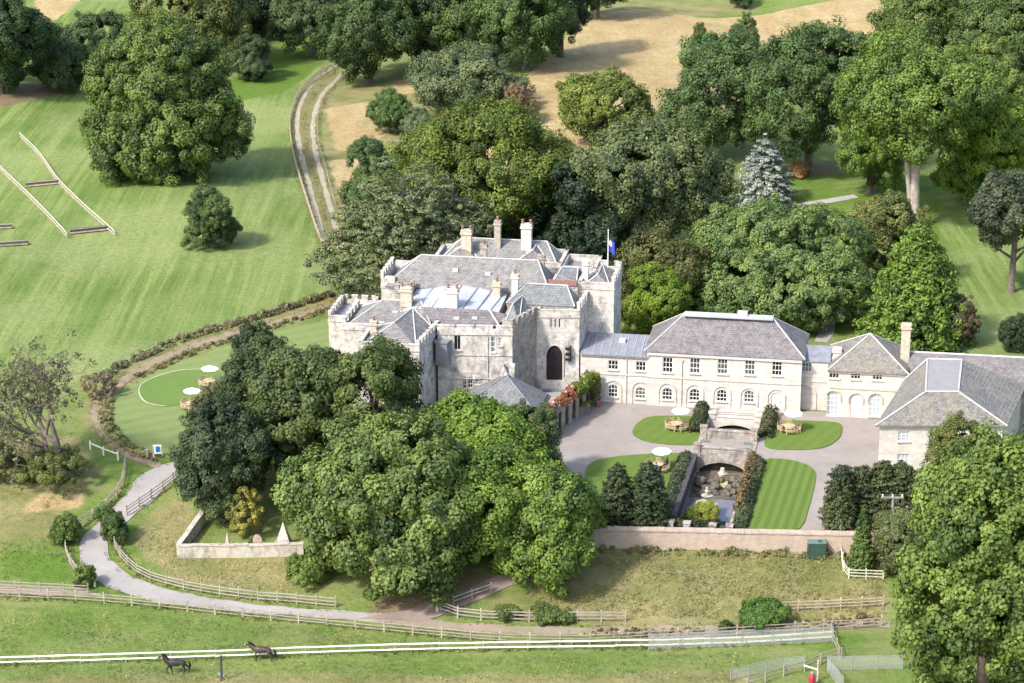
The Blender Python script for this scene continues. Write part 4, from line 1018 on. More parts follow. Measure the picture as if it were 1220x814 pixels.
fence('short pale wooden fence dropping from the right end of the white fence', [(991, 752), (992, 764), (1002, 785)], (.5, 1.0), 1.25, 2.0, 'pale_wood', smooth=False, rh=.14)
fence('pale wooden fence leading into the corner by the red canister', [(1000, 785), (975, 793), (962, 800), (935, 806), (890, 822)], (.55, 1.05), 1.2, 2.4, 'pale_wood', smooth=False, rh=.12)
fence('grey post fence between the lower track and the horse paddock', [(-10, 712), (100, 717), (200, 726), (340, 741), (430, 750), (520, 759), (600, 766), (700, 768), (760, 764), (850, 760), (940, 754), (1050, 747)], (.35, .7, 1.05), 1.25, 3.0, 'pale_wood', 'post_wood', rh=.09)
fence('grey rail fence on the left side of the dirt track', [(-10, 703), (50, 706), (105, 709)], (.4, .75, 1.1), 1.3, 2.6, 'pale_wood', rh=.1, smooth=False)
fence('curved brown three-rail fence below the dry bank beside the drive', [(137, 653), (150, 672), (175, 690), (225, 704), (290, 714), (345, 719), (400, 724)], (.35, .72, 1.08), 1.3, 2.2, 'pale_wood', rh=.12)
fence('dark rail fence lining the right of the drive up to the yews', [(151, 615), (170, 602), (193, 586), (218, 566)], (.4, .8, 1.15), 1.35, 2.2, 'grey_wood', rh=.1)
fence('old fence curving along the left verge of the drive', [(150, 555), (147, 578), (136, 598), (112, 618), (92, 632), (80, 645), (79, 660), (88, 680), (104, 698)], (.4, .8, 1.1), 1.25, 2.6, 'grey_wood', rh=.1)
fence('short pale rail beside the bare twiggy tree', [(108, 536), (124, 543), (141, 549)], (.9,), 1.1, 2.4, 'white_fence', rh=.12, smooth=False)
fence('brown rail fence from the gate post to the shrubs below the bank', [(522, 727), (535, 733), (560, 738), (620, 741), (680, 741), (745, 741)], (.4, .8, 1.12), 1.3, 2.4, 'pale_wood', 'post_wood', rh=.13)
fence('dark low rail running back beside the shaded side track', [(540, 722), (562, 714), (585, 706)], (.6, 1.0), 1.15, 2.2, 'grey_wood', smooth=False)
fence('weathered rail fence on the bank behind the round green bush', [(925, 729), (985, 727), (1052, 723)], (.4, .75, 1.1), 1.3, 2.4, 'post_wood', rh=.09, smooth=False)
fence('white post and rail corner fence round the ivy-clad conifer', [(998, 646), (1001, 668), (1006, 689), (1030, 690), (1052, 691)], (.35, .7, 1.05), 1.2, 1.9, 'chalk_line', rh=.10, smooth=False)
fence('pale fence along the left side of the farm track', [(405, 80), (378, 93), (356, 115), (347, 140), (346, 160), (352, 195), (364, 235), (377, 275), (389, 302)], (.4, .75, 1.1), 1.25, 2.8, 'pale_rail', rh=.15)
fence('thin wire fence along the right side of the farm track', [(410, 92), (388, 112), (379, 140), (380, 175), (390, 210), (399, 248)], (.95,), 1.1, 4.2, 'grey_wood', rh=.03, rt=.03)
fence('low rough rail following the dry hedge track round the oval lawn', [(395, 352), (330, 374), (240, 398), (160, 426), (118, 452)], (.8,), .95, 4.5, 'grey_wood', rh=.06)
mc = thing('mesh_enclosure', 'wire mesh pen in the bottom right corner under the big tree', 'fence', G(985, 800))
netting(mc, [G(984, 800), G(1075, 798)], .1, 1.6, 2.6); netting(mc, [G(984, 800), G(1004, 824)], .1, 1.6, 1.6)
mg = thing('mesh_gate', 'low wire mesh run left of the red canister', 'fence', G(860, 815)); netting(mg, [G(870, 812), G(930, 798), G(958, 796)], .1, 1.3, 2.2)
gp = G(521, 729); gt = thing('gate_post', 'stout pale gate post where the shaded side track begins', 'gate post', gp)
MB().box((0, 0, .9), (.28, .28, 2.2)).build('post', 'white_wall', gt); MB().box((.35, .1, .85), (.25, .25, 1.9)).build('post', 'pale_wood', gt); MB().bar((.0, 0, 1.2), (.4, .1, 1.2), .06, .12).build('rail', 'pale_wood', gt)
sp1 = thing('timber_post', 'dark timber post with insulators in front of the white fence', 'post', G(264, 811))
MB().tube([(0, 0, -.3), (.02, 0, 2.7)], .13, 7).build('post', 'brush_dark', sp1); MB().box((-.2, -.05, .75), (.22, .1, .28)).box((.2, -.05, .6), (.14, .08, .2)).build('insulator_box', 'steel_grey', sp1)
gp2 = thing('timber_post', 'pale timber post with cross rail beside the red canister', 'post', G(974, 812)); MB().tube([(0, 0, -.2), (0, 0, 2.3)], .12, 7).build('post', 'post_wood', gp2); MB().bar((-1.4, 0, 1.75), (.1, 0, 1.25), .07, .14).build('rail', 'white_fence', gp2)
sg = thing('sign_post', 'small pale wooden notice post beside the drive under the shrub', 'post', G(113, 699)); MB().box((0, 0, .6), (.16, .16, 1.4)).box((.1, -.1, 1.0), (.4, .05, .4)).build('post', 'white_fence', sg)
# ------------------------------------------------------------ riding arena rails on the left field
def jump_side(label, line):
    t = thing('palisade_wing', label, 'fence', G(*line[0])); pts = resample(catmull([G(*q) for q in line], 1), 1.0); m = MB(); rl = MB()
    for q in pts: z = float(ground(q.x, q.y)); m.box((q.x, q.y, z + .35), (.10, .10, 1.1))
    for a, b_ in zip(pts, pts[1:]): rl.bar((a.x, a.y, float(ground(a.x, a.y)) + 1.1), (b_.x, b_.y, float(ground(b_.x, b_.y)) + .9), .08, .10); rl.bar((a.x, a.y, float(ground(a.x, a.y)) + .45), (b_.x, b_.y, float(ground(b_.x, b_.y)) + .45), .05, .10)
    m.build('pale', 'pale_rail', t, True)['kind'] = 'stuff'; rl.build('rail', 'chalk_line', t, True)
jump_side('left wing of the long jumping lane, pale palings', [(-10, 190), (4, 208), (30, 233), (55, 258), (80, 285)])
jump_side('right wing of the long jumping lane, pale palings', [(24, 165), (47, 188), (70, 220), (100, 250), (137, 283)])
def hurdle(label, a, b_, h=.75):
    A_, B_ = G(*a), G(*b_); t = thing('brush_hurdle', label, 'hurdle', A_); m = MB(); m.bar(A_ + Vector((0, 0, h / 2)), B_ + Vector((0, 0, h / 2)), .7, h); m.build('brush', 'brush_dark', t, True)
    r_ = MB(); r_.bar(A_ + Vector((0, -.42, .25)), B_ + Vector((0, -.42, .25)), .12, .2); r_.bar(A_ + Vector((0, -.38, .8)), B_ + Vector((0, -.38, .8)), .06, .1); r_.build('board', 'pale_rail', t, True)
hurdle('dark brush hurdle across the near end of the jumping lane', (84, 279), (131, 274)); hurdle('thin dark hurdle across the middle of the jumping lane', (31, 223), (72, 219), .7)
hurdle('short black bar lying on the field at the left edge', (-6, 273), (15, 272), .5); hurdle('longer black bar lying on the field near the left edge', (-6, 294), (34, 291.5), .5)

# ------------------------------------------------------------ horses
def skin_mesh(name, nodes, edges, mat, parent=None, sub=2):
    me = bpy.data.meshes.new(name); me.from_pydata([q[0] for q in nodes], edges, []); me.update()
    o = bpy.data.objects.new(name, me); COL.objects.link(o); o.parent = parent
    md = o.modifiers.new('Skin', 'SKIN'); md.use_smooth_shade = True; md.branch_smoothing = .3
    for i, q in enumerate(nodes):
        d = me.skin_vertices[0].data[i]; d.radius = q[1] if isinstance(q[1], tuple) else (q[1], q[1]); d.use_root = (i == 0)
    s_ = o.modifiers.new('Sub', 'SUBSURF'); s_.levels = sub; s_.render_levels = sub
    me.materials.append(MATS[mat]); return o
def horse(label, base, mat, rz, walk, head_up):
    t = thing('horse', label, 'horse', base, rz, 'dark horses in the paddock'); t.scale = (1.1, 1.1, 1.08)
    # x forward (head), z up; trunk deep at the chest
    hz = 1.98 if head_up else 1.82
    nd = [((-.05, 0, 1.16), (.29, .33)), ((-.45, 0, 1.17), (.28, .29)), ((-.78, 0, 1.24), (.25, .27)), ((-1.0, 0, 1.14), (.12, .15)),
          ((.35, 0, 1.14), (.28, .34)), ((.66, 0, 1.22), (.22, .29)), ((.88, 0, 1.47), (.14, .22)), ((1.06, 0, hz - .22), (.105, .165)), ((1.20, 0, hz - .06), (.10, .12)), ((1.40, 0, hz - .22), (.075, .10)), ((1.56, 0, hz - .40), (.065, .075))]
    ed = [(0, 1), (1, 2), (2, 3), (0, 4), (4, 5), (5, 6), (6, 7), (7, 8), (8, 9), (9, 10)]
    def leg(root, pts):
        p = root
        for q in pts: nd.append(q); ed.append((p, len(nd) - 1)); p = len(nd) - 1
    fs = (.30, -.22) if walk else (.05, -.04); hs = (.22, -.26) if walk else (.04, -.06)
    for sd, a, b_ in ((-1, fs[0], hs[1]), (1, fs[1], hs[0])):
        leg(4, [((.52 + a * .3, sd * .17, .88), (.11, .13)), ((.54 + a * .8, sd * .17, .52), .065), ((.53 + a * 1.0, sd * .16, .16), .045), ((.58 + a * 1.05, sd * .16, .03), (.06, .055))])
        leg(2, [((-.66 + b_ * .2, sd * .17, .92), (.13, .17)), ((-.98 + b_ * .7, sd * .16, .56), .07), ((-.92 + b_ * 1.0, sd * .15, .17), .047), ((-.86 + b_ * 1.05, sd * .15, .03), (.06, .055))])
    body = skin_mesh('body', nd, ed, mat, t)
    for sd in (-1, 1): MB().lathe([(.045, 0), (.04, .08), (.008, .17)], (1.17, sd * .07, hz + .01), 6).build('ear', mat, body)
    m = MB(); pts = [(.62, 1.52), (.78, 1.70), (.94, hz - .02), (1.08, hz + .06), (1.19, hz + .06)]
    for (x0_, z0_), (x1_, z1_) in zip(pts, pts[1:]): m.bar((x0_, .02, z0_ - .05), (x1_, .02, z1_ - .05), .09, .22)
    m.build('mane', 'horse_hair', t)
    MB().tube([(-1.05, 0, 1.26), (-1.2, 0, 1.12), (-1.26, .02, .8), (-1.22, .03, .45)], [.05, .10, .12, .03], 8).build('tail', 'horse_hair', t, smooth=True)
    if not walk: MB().lathe([(.02, -.1), (.045, 0), (.02, .12)], (1.49, 0, hz - .24), 8).build('blaze', 'white_paint', t)
    return t
h1 = G(210, 803); horse('black horse walking left on the near side of the white fence', h1, 'horse_black', R(180) + .08, True, True)
h2 = G(312, 787.5); horse('dark bay horse standing behind the white fence, facing left', h2, 'horse_bay', R(180) - .05, False, False)

# ------------------------------------------------------------ garden furniture and people
def ring(mb, r0, r1, a0, a1, z0, z1, k=14):
    vs = []; fs = []
    for i in range(k + 1):
        a = a0 + (a1 - a0) * i / k; c, s_ = math.cos(a), math.sin(a)
        vs += [(r0 * c, r0 * s_, z0), (r1 * c, r1 * s_, z0), (r1 * c, r1 * s_, z1), (r0 * c, r0 * s_, z1)]
    for i in range(k):
        b_ = i * 4
        for j in range(4): fs.append((b_ + j, b_ + (j + 1) % 4, b_ + 4 + (j + 1) % 4, b_ + 4 + j))
    fs += [(0, 3, 2, 1), (k * 4, k * 4 + 1, k * 4 + 2, k * 4 + 3)]
    return mb.add(vs, fs)
def picnic(label, base):
    t = thing('picnic_table', label, 'picnic table', base, random.uniform(0, 1), 'round wooden picnic tables')
    m = MB(); ring(m, .04, .72, 0, 2 * math.pi, .72, .77, 20); m.tube([(0, 0, 0), (0, 0, .72)], .06, 8); m.build('table_top', 'teak', t)
    for i in range(4):
        a = i * math.pi / 2 + .14; b_ = (i + 1) * math.pi / 2 - .14
        m = MB(); ring(m, 1.02, 1.42, a, b_, .42, .47, 8); be = m.build('bench', 'teak', t)
        m = MB(); ring(m, 1.40, 1.45, a, b_, .86, .97, 8); ring(m, 1.39, 1.44, a, b_, .62, .70, 8)
        for j in range(4): q = a + (b_ - a) * (j + .3) / 3.6; m.box((1.42 * math.cos(q), 1.42 * math.sin(q), .70), (.06, .06, .52), q)
        m.build('backrest', 'teak', be)
        for q in (a + .15, b_ - .15): 
            m = MB(); m.box((1.1 * math.cos(q), 1.1 * math.sin(q), .21), (.08, .08, .42), q); m.box((1.38 * math.cos(q), 1.38 * math.sin(q), .21), (.08, .08, .42), q); m.build('leg', 'teak', be)
    return t
def parasol(label, base, tilt=(0, 0)):
    t = thing('parasol', label, 'parasol', base, 0, 'white garden parasols'); t.rotation_euler = (tilt[0], tilt[1], 0)
    MB().tube([(0, 0, .0), (0, 0, 2.45)], .03, 7).build('pole', 'teak', t)
    m = MB(); vs = [(0, 0, 2.68)]; k = 8; fs = []
    for i in range(k): a = 2 * math.pi * i / k; vs.append((1.12 * math.cos(a), 1.12 * math.sin(a), 2.26))
    for i in range(k): a = 2 * math.pi * i / k; vs.append((1.12 * math.cos(a), 1.12 * math.sin(a), 2.14))
    vs.append((0, 0, 2.54))
    for i in range(k): j = (i + 1) % k; fs += [(0, 1 + i, 1 + j), (1 + i, 1 + k + i, 1 + k + j, 1 + j), (2 * k + 1, 1 + k + j, 1 + k + i)]
    m.add(vs, fs).build('canopy', 'canvas', t); MB().lathe([(.03, 2.6), (.06, 2.68), (.01, 2.78)], (0, 0, 0), 8).build('finial', 'teak', t)
    return t
for (x, y), l1_, l2_ in (((806, 511), 'round slatted picnic table on the small lawn left of the bridge', 'white parasol over the picnic table by the hedge left of the bridge'),
                  ((940, 514), 'round slatted picnic table on the small lawn right of the bridge', 'white parasol over the picnic table right of the bridge'),
                  ((783, 560), 'round picnic table behind the dark conifers with two people sitting at it', 'white parasol shading the two seated people')):
    q = P(x, y, .13); picnic(l1_, q); parasol(l2_, (q[0] + .55, q[1] + .25, q[2]), (.03, -.02))
for (x, y), l1_, l2_ in (((250, 460), 'picnic table half hidden by the yew, farther of two on the oval lawn', 'farther white parasol on the oval lawn, touching the yew'), ((229, 487), 'picnic table half hidden by the yew, nearer of two on the oval lawn', 'nearer white parasol on the oval lawn left of the yew')):
    q = G(x, y); q.z += .06; picnic(l1_, q); parasol(l2_, (q[0] + .02, q[1] + .02, q[2]), (-.03, .03))
def seated(label, base, rz, cloth):
    t = thing('person', label, 'person', base, rz)
    nd = [((0, 0, .52), (.16, .13)), ((0, -.02, .75), (.15, .11)), ((0, -.02, .98), (.17, .11)), ((0, 0, 1.12), (.06, .06)), ((.0, .02, 1.22), (.085, .10)), ((0, .03, 1.34), (.075, .09))]
    ed = [(0, 1), (1, 2), (2, 3), (3, 4), (4, 5)]
    def limb(r_, ps):
        p = r_
        for q in ps: nd.append(q); ed.append((p, len(nd) - 1)); p = len(nd) - 1
    for s_ in (-1, 1):
        limb(0, [((s_ * .11, .22, .54), .085), ((s_ * .13, .44, .54), .07), ((s_ * .13, .46, .28), .055), ((s_ * .13, .47, .07), .045), ((s_ * .13, .58, .05), .04)])
        limb(2, [((s_ * .22, 0, 1.0), .065), ((s_ * .27, .06, .78), .05), ((s_ * .2, .30, .80), .04), ((s_ * .14, .40, .81), .035)])
    b_ = skin_mesh('body', nd, ed, cloth, t)
    MB().lathe([(.03, -.11), (.075, -.06), (.092, .02), (.08, .1), (.03, .14)], (0, .035, 1.28), 12).build('head', 'skin', b_, smooth=True)
    MB().lathe([(.095, .0), (.102, .06), (.085, .13), (.02, .165)], (0, .01, 1.28), 12).build('hair', 'hair_brown', b_, smooth=True)
    m = MB()
    for s_ in (-1, 1): m.box((s_ * .03, .125, 1.29), (.018, .01, .012))
    m.lathe([(.012, 0), (.016, .02), (.006, .05)], (0, .125, 1.245), 6).build('face', 'hair_brown', b_)
    for s_ in (-1, 1):
        m = MB(); m.box((s_ * .14, .43, .815), (.07, .08, .03))
        for i in range(4): m.tube([(s_ * .14 + (i - 1.5) * .018, .46, .817), (s_ * .14 + (i - 1.5) * .021, .50 + .008 * (i in (1, 2)), .812), (s_ * .14 + (i - 1.5) * .021, .525 + .01 * (i in (1, 2)), .80)], .009, 5)
        m.tube([(s_ * .105, .42, .815), (s_ * .09, .45, .81)], .01, 5); m.build('hand', 'skin', b_)
tb = P(783, 560, .13)
def at_table(ang): return (tb[0] + 1.2 * math.cos(ang), tb[1] + 1.2 * math.sin(ang), .13), ang + math.pi / 2
q, a = at_table(R(15)); seated('person in dark purple clothes sitting at the table under the parasol', q, a, 'cloth_dark')
q, a = at_table(R(-100)); seated('person in pale blue top sitting at the table with back to us', q, a, 'cloth_blue')

# ------------------------------------------------------------ small things
sb = thing('sign_board', 'white-framed blue sign board on two posts beside the oval lawn', 'sign', G(188, 545))
MB().box((0, 0, 1.0), (1.0, .08, 1.1)).build('board', 'white_paint', sb); MB().box((.05, -.06, 1.05), (.5, .05, .7)).build('blue_panel', 'sign_blue', sb)
for x in (-.48, .48): MB().box((x, .02, .55), (.12, .12, 1.7)).build('post', 'white_paint', sb)
bl = thing('bollard', 'grey wooden bollard beside the blue sign board', 'bollard', G(176, 546)); MB().tube([(0, 0, -.1), (0, 0, 1.0)], [.17, .15], 8).lathe([(.19, .98), (.19, 1.08), (.05, 1.16)], (0, 0, 0), 8).build('post', 'grey_wood', bl)
pp = thing('power_pole', 'grey wooden power pole with crossarm and transformer before the dark hedge', 'power pole', P(1061, 652, -1.4))
MB().tube([(0, 0, -.6), (0, 0, 6.0)], [.17, .13], 8).build('pole', 'bark_grey', pp); MB().box((-.1, -.1, 5.8), (2.4, .14, .16)).build('crossarm', 'bark_grey', pp)
for x in (-1.15, -.1, .95): MB().lathe([(.05, 5.88), (.1, 5.95), (.06, 6.05), (.1, 6.12), (.03, 6.2)], (x, -.1, 0), 8).build('insulator', 'white_paint', pp)
MB().box((.9, -.1, 3.75), (1.9, .14, .16)).box((.9, .25, 3.75), (1.9, .14, .16)).build('platform', 'bark_grey', pp); MB().lathe([(.3, 3.85), (.34, 3.9), (.34, 4.5), (.3, 4.6), (.1, 4.65)], (.5, .05, 0), 12).box((1.55, .05, 4.1), (.2, .5, 1.2)).build('transformer', 'steel_grey', pp)
wt = thing('oil_tank', 'dark green tank standing below the end of the retaining wall', 'tank', (P(971, 655, -1.4)[0], yw(P(971, 655, -1.4)[0]) - 1.1, -1.75))
MB().prism([(-.95, -.5), (.95, -.5), (.95, .5), (-.95, .5)], -.3, 1.75).lathe([(.22, 1.7), (.22, 1.92), (.05, 1.96)], (.3, 0, 0), 10).build('tank', 'dark_green_paint', wt); MB().box((0, 0, 1.8), (2.0, 1.1, .09)).build('lid', 'green_paint', wt)
rc_ = thing('gas_canister', 'red canister at the bottom edge by the pale timber post', 'canister', G(967, 818)); MB().lathe([(.3, 0), (.34, .1), (.34, 1.1), (.25, 1.3), (.1, 1.36), (.1, 1.5)], (0, 0, 0), 14).build('cylinder', 'red_paint', rc_); MB().lathe([(.16, 1.36), (.16, 1.56), (.12, 1.56)], (0, 0, 0), 10).build('valve_guard', 'steel_grey', rc_)
for (x, y), lb in (((695, 492), 'stone trough planter with flowers nearest to the court'), ((704, 481), 'stone planter with a small shrub below the climber')):
    q = P(x, y, 0); t = thing('planter', lb, 'planter', q); MB().prism([(-.7, -.5), (.7, -.5), (.8, .5), (-.7, .5)], 0, .8).prism([(-.78, -.58), (.78, -.58), (.88, .58), (-.78, .58)], .8, .92).build('trough', 'weathered_stone', t)
for (x, y), lb in (((719, 489), 'small terracotta pot by the foot of the climber'),):
    t = thing('flower_pot', lb, 'pot', P(x - 6, y - 4, 0)); MB().lathe([(.25, 0), (.38, .55), (.42, .6), (.42, .68), (.3, .68)], (0, 0, 0), 12).build('pot', 'pot_red', t)
ws = thing('pyramid_monument', 'white stone pyramid monument just behind the garden wall', 'monument', G(338, 652)); MB().add([(-1, -1, 0), (1, -1, 0), (1, 1, 0), (-1, 1, 0), (0, 0, 3.0)], [(0, 1, 4), (1, 2, 4), (2, 3, 4), (3, 0, 4)]).build('pyramid', 'white_wall', ws); MB().box((0, 0, -.1), (2.3, 2.3, .5)).build('plinth', 'white_wall', ws)
for x, lb, mt, h in ((271, 'small white obelisk behind the left of the garden wall', 'white_wall', 1.9), (307, 'brown headstone behind the middle of the garden wall', 'headstone', 1.6)):
    t = thing('headstone', lb, 'headstone', G(x, 653)); m = MB()
    if mt == 'white_wall': m.add([(-.35, -.35, 0), (.35, -.35, 0), (.35, .35, 0), (-.35, .35, 0), (0, 0, h)], [(0, 1, 4), (1, 2, 4), (2, 3, 4), (3, 0, 4)])
    else: m.add([(x_, y_, z_) for y_ in (-.12, .12) for x_, z_ in ((-.5, 0), (.5, 0), (.5, 1.1), (.3, 1.45), (0, 1.6), (-.3, 1.45), (-.5, 1.1))], [tuple(range(7)), tuple(range(13, 6, -1))] + [(i, (i + 1) % 7 + 0, (i + 1) % 7 + 7, i + 7)[::-1] for i in range(7)])
    m.build('stone', mt, t); MB().box((0, 0, -.05), (1.2, .6, .35)).build('plinth', mt, t)
# ------------------------------------------------------------ trees
def leaf_mesh(name, C, Nn, Rc, leaf, nl, rng, flat=1.0, mat='foliage', up=.28, rnd=.40, sx=.95):
    k = len(C); C0 = C; C = np.repeat(C, nl, 0); Nn = np.repeat(Nn, nl, 0); Rr = np.repeat(Rc, nl)
    q_ = rng.random(6) * 6; pat = np.sin(C0[:, 0] * .55 + q_[0]) * np.sin(C0[:, 2] * .6 + q_[1]) * np.sin(C0[:, 1] * .5 + q_[2]); ct = np.repeat(rng.random(k) + .7 * pat, nl); M = len(C)
    o = rng.normal(size=(M, 3)); o /= np.linalg.norm(o, axis=1)[:, None]; o *= (rng.random(M) ** .3)[:, None]
    o = o + Nn * .25; o[:, 2] *= flat
    p = C + o * Rr[:, None]
    n = o * 1.15 + Nn * .40 + rng.normal(size=(M, 3)) * rnd; n[:, 2] += up; n /= np.linalg.norm(n, axis=1)[:, None]
    t = np.cross(n, rng.normal(size=(M, 3))); t /= np.linalg.norm(t, axis=1)[:, None]; b_ = np.cross(n, t)
    s_ = leaf * (.65 + .7 * rng.random(M))[:, None]; t = t * s_ * .62; b_ = b_ * s_ * .5 * sx
    dr = n * s_ * .10
    V = np.stack([p - t - dr, p + b_ + dr, p + t - dr, p - b_ + dr], 1).reshape(-1, 3)
    me = bpy.data.meshes.new(name); np_mesh(me, V, np.arange(M * 4).reshape(M, 4))
    a = me.attributes.new('tone', 'FLOAT', 'FACE'); a.data.foreach_set('value', np.clip(ct * .5 + rng.random(M) * .5, 0, 1).astype(np.float32))
    me.materials.append(MATS[mat]); return me
def unit(rng, k):
    d = rng.normal(size=(k, 3)); return d / np.linalg.norm(d, axis=1)[:, None]
def clumps_from_lobes(lobes, rc, rng, cover=2.0, zmin=.2, inner=.25, gaps=.06, below=-.75):
    Cs, Ns, Rs = [], [], []
    for i, (c, r) in enumerate(lobes):
        a, b_, d = r; area = 4 * math.pi * (((a * b_) ** 1.6 + (a * d) ** 1.6 + (b_ * d) ** 1.6) / 3) ** (1 / 1.6)
        k = int(cover * area / (math.pi * rc * rc)); 
        for frac, kk in ((1.0, k), (.66, int(k * inner))):
            dd = unit(rng, kk); ph = rng.random(6) * 6
            wob = 1 + .15 * np.sin(dd[:, 0] * 5 + ph[0]) * np.sin(dd[:, 1] * 4 + ph[1]) + .10 * np.sin(dd[:, 2] * 9 + ph[2]) * np.sin(dd[:, 0] * 8 + ph[3])
            p = np.array(c) + np.array(r) * dd * (frac * wob * (.86 + .22 * rng.random(kk) + .16 * (rng.random(kk) > .9)))[:, None]
            n = dd / np.array(r); n /= np.linalg.norm(n, axis=1)[:, None]
            keep = (p[:, 2] > zmin) & (dd[:, 2] > below) & (rng.random(kk) > gaps)
            for j, (c2, r2) in enumerate(lobes):
                if j == i: continue
                e = (((p - np.array(c2)) / np.array(r2)) ** 2).sum(1); keep &= e > .62
            Cs.append(p[keep]); Ns.append(n[keep]); Rs.append(rc * (.65 + .65 * rng.random(keep.sum())))
    return np.concatenate(Cs), np.concatenate(Ns), np.concatenate(Rs)
def auto_lobes(Wd, H, rng, low=.12, n=16, sub=(.20, .34), dep=1.0, top=.5, lean=0.0):
    """an uneven crown: three to five masses of different size, each carrying bulging boughs"""
    big = []; k = 3 + int(rng.integers(0, 3)); a0 = rng.random() * 6
    big.append((np.array([0, 0, .50]), np.array([.33, .33, .40])))
    for i in range(k):
        a = a0 + i * 6.28 / k + rng.normal() * .4; d = .14 + .10 * rng.random()
        big.append((np.array([math.cos(a) * d, math.sin(a) * d, .26 + .42 * rng.random()]), np.array([.24 + .09 * rng.random(), .24 + .09 * rng.random(), .20 + .12 * rng.random()])))
    big.append((np.array([rng.normal() * .06, rng.normal() * .06, .74]), np.array([.20, .20, .22])))
    L_ = [(c.copy(), r * .92) for c, r in big]
    for i in range(n):
        c, r = big[i % len(big)]; d = unit(rng, 1)[0]; d[2] = abs(d[2]) * .9 if rng.random() < .7 else d[2]
        s_ = rng.uniform(sub[0] * .6, sub[1] * .95); L_.append((c + d * r * .86, np.array([s_, s_ * rng.uniform(.8, 1.1), s_ * rng.uniform(.55, .85)])))
    lo = np.min([c - r for c, r in L_], 0); hi = np.max([c + r for c, r in L_], 0)
    sx, sy, sz = Wd / (hi[0] - lo[0]), Wd * dep / (hi[1] - lo[1]), H * (1 - low) * .97 / (hi[2] - lo[2])
    S = np.array([sx, sy, sz]); of = np.array([-(lo[0] + hi[0]) / 2, -(lo[1] + hi[1]) / 2, -lo[2]])
    return [(tuple((c + of) * S + np.array([0, 0, H * low])), tuple(r * S)) for c, r in L_]
def trunk_mesh(parent, H, Wd, rng, mat='bark', r=None, hgt=.62, limbs=6, lean=0.0):
    r = r or max(.08, H * .028); m = MB(); top = H * hgt; ph = rng.random() * 6
    pts = [(0, 0, -.5), (0, 0, .0), (.06 * r, 0, H * .06), (lean * .2 + .3 * r * math.sin(ph), .3 * r * math.cos(ph), top * .5), (lean * .6, .2 * r, top)]
    m.tube(pts, [r * 1.5, r * 1.35, r, r * .8, r * .35], 9)
    for i in range(limbs):
        a = i * 2.4 + rng.random(); z = top * (.35 + .55 * i / max(1, limbs)); ln = Wd * (.22 + .14 * rng.random())
        e = (math.cos(a) * ln, math.sin(a) * ln, z + ln * .55)
        md = (e[0] * .45, e[1] * .45, z + ln * .18); m.tube([(lean * .3, 0, z - r), md, e], [r * .5, r * .34, r * .12], 6)
    return m.build('trunk', mat, parent, smooth=True)
SEED = [100]
def plant_at(px, ybase, ytop, wpx, z=None, back=0.0):
    b_ = G(px, ybase) if z is None else Vector(P(px, ybase, z)); k = ppm(b_)
    if back:            # the photograph shows the front of a skirted crown: its trunk stands behind that edge
        s_ = 1 + wpx / k * back / b_.y; b_ = Vector((b_.x * s_, b_.y * s_, 0)); b_.z = float(ground(b_.x, b_.y)) if z is None else z; k = ppm(b_)
    d = ray(px, ytop); H = CAMH + d[2] / d[1] * b_.y - b_.z
    return b_, H, wpx / k
def tree(name, label, px, ybase, ytop, wpx, tint, cat='tree', group=None, low=.1, n=16, sub=(.18, .30), rc=None, leaf=None, nl=34, dep=1.0, top=.5, bark='bark', gaps=.06, z=None, lobes=None, lean=0.0, cover=1.35, mat='foliage', stem=None, trunk=True, hgt=.62, limbs=6, inner=.25, flat=1.0, up=.35):
    SEED[0] += 1; rng = np.random.default_rng(SEED[0]); b_, H, Wd = plant_at(px, ybase, ytop, wpx, z, .36 if low < .2 else 0)
    t = thing(name, label, cat, b_, 0, group)
    lb = [((c[0] * Wd, c[1] * Wd, c[2] * H), (r[0] * Wd, r[1] * Wd, r[2] * H)) for c, r in lobes] if lobes else auto_lobes(Wd, H, rng, low, n, sub, dep, top, lean)
    rc = (rc or min(1.15, max(.3, Wd * .062))) * 1.15; leaf = min(.32, max(.14, rc * .29)); nl = int(min(170, .78 * 15.5 * rc * rc / (leaf * leaf)))
    C, Nn, Rc = clumps_from_lobes(lb, rc, rng, cover, max(.05, H * low * .5) if low else .05, inner, gaps)
    me = leaf_mesh('crown', C, Nn, Rc, leaf, nl, rng, flat, mat, up); o = bpy.data.objects.new('crown', me); COL.objects.link(o); o.parent = t; o.color = (tint[0] * 1.14, tint[1] * 1.16, tint[2] * 1.35, 1)
    if trunk:
        trunk_mesh(t, H, Wd, rng, bark, hgt=hgt, limbs=limbs, lean=lean)
        if stem: MB().tube([(0, 0, .6), (-H * .03, 0, H * .2), (-H * .06, -.5, H * .4), (-H * .10, 0, H * .6)], [.5, .42, .34, .15], 8).build('limb', bark, t, smooth=True)
    return t
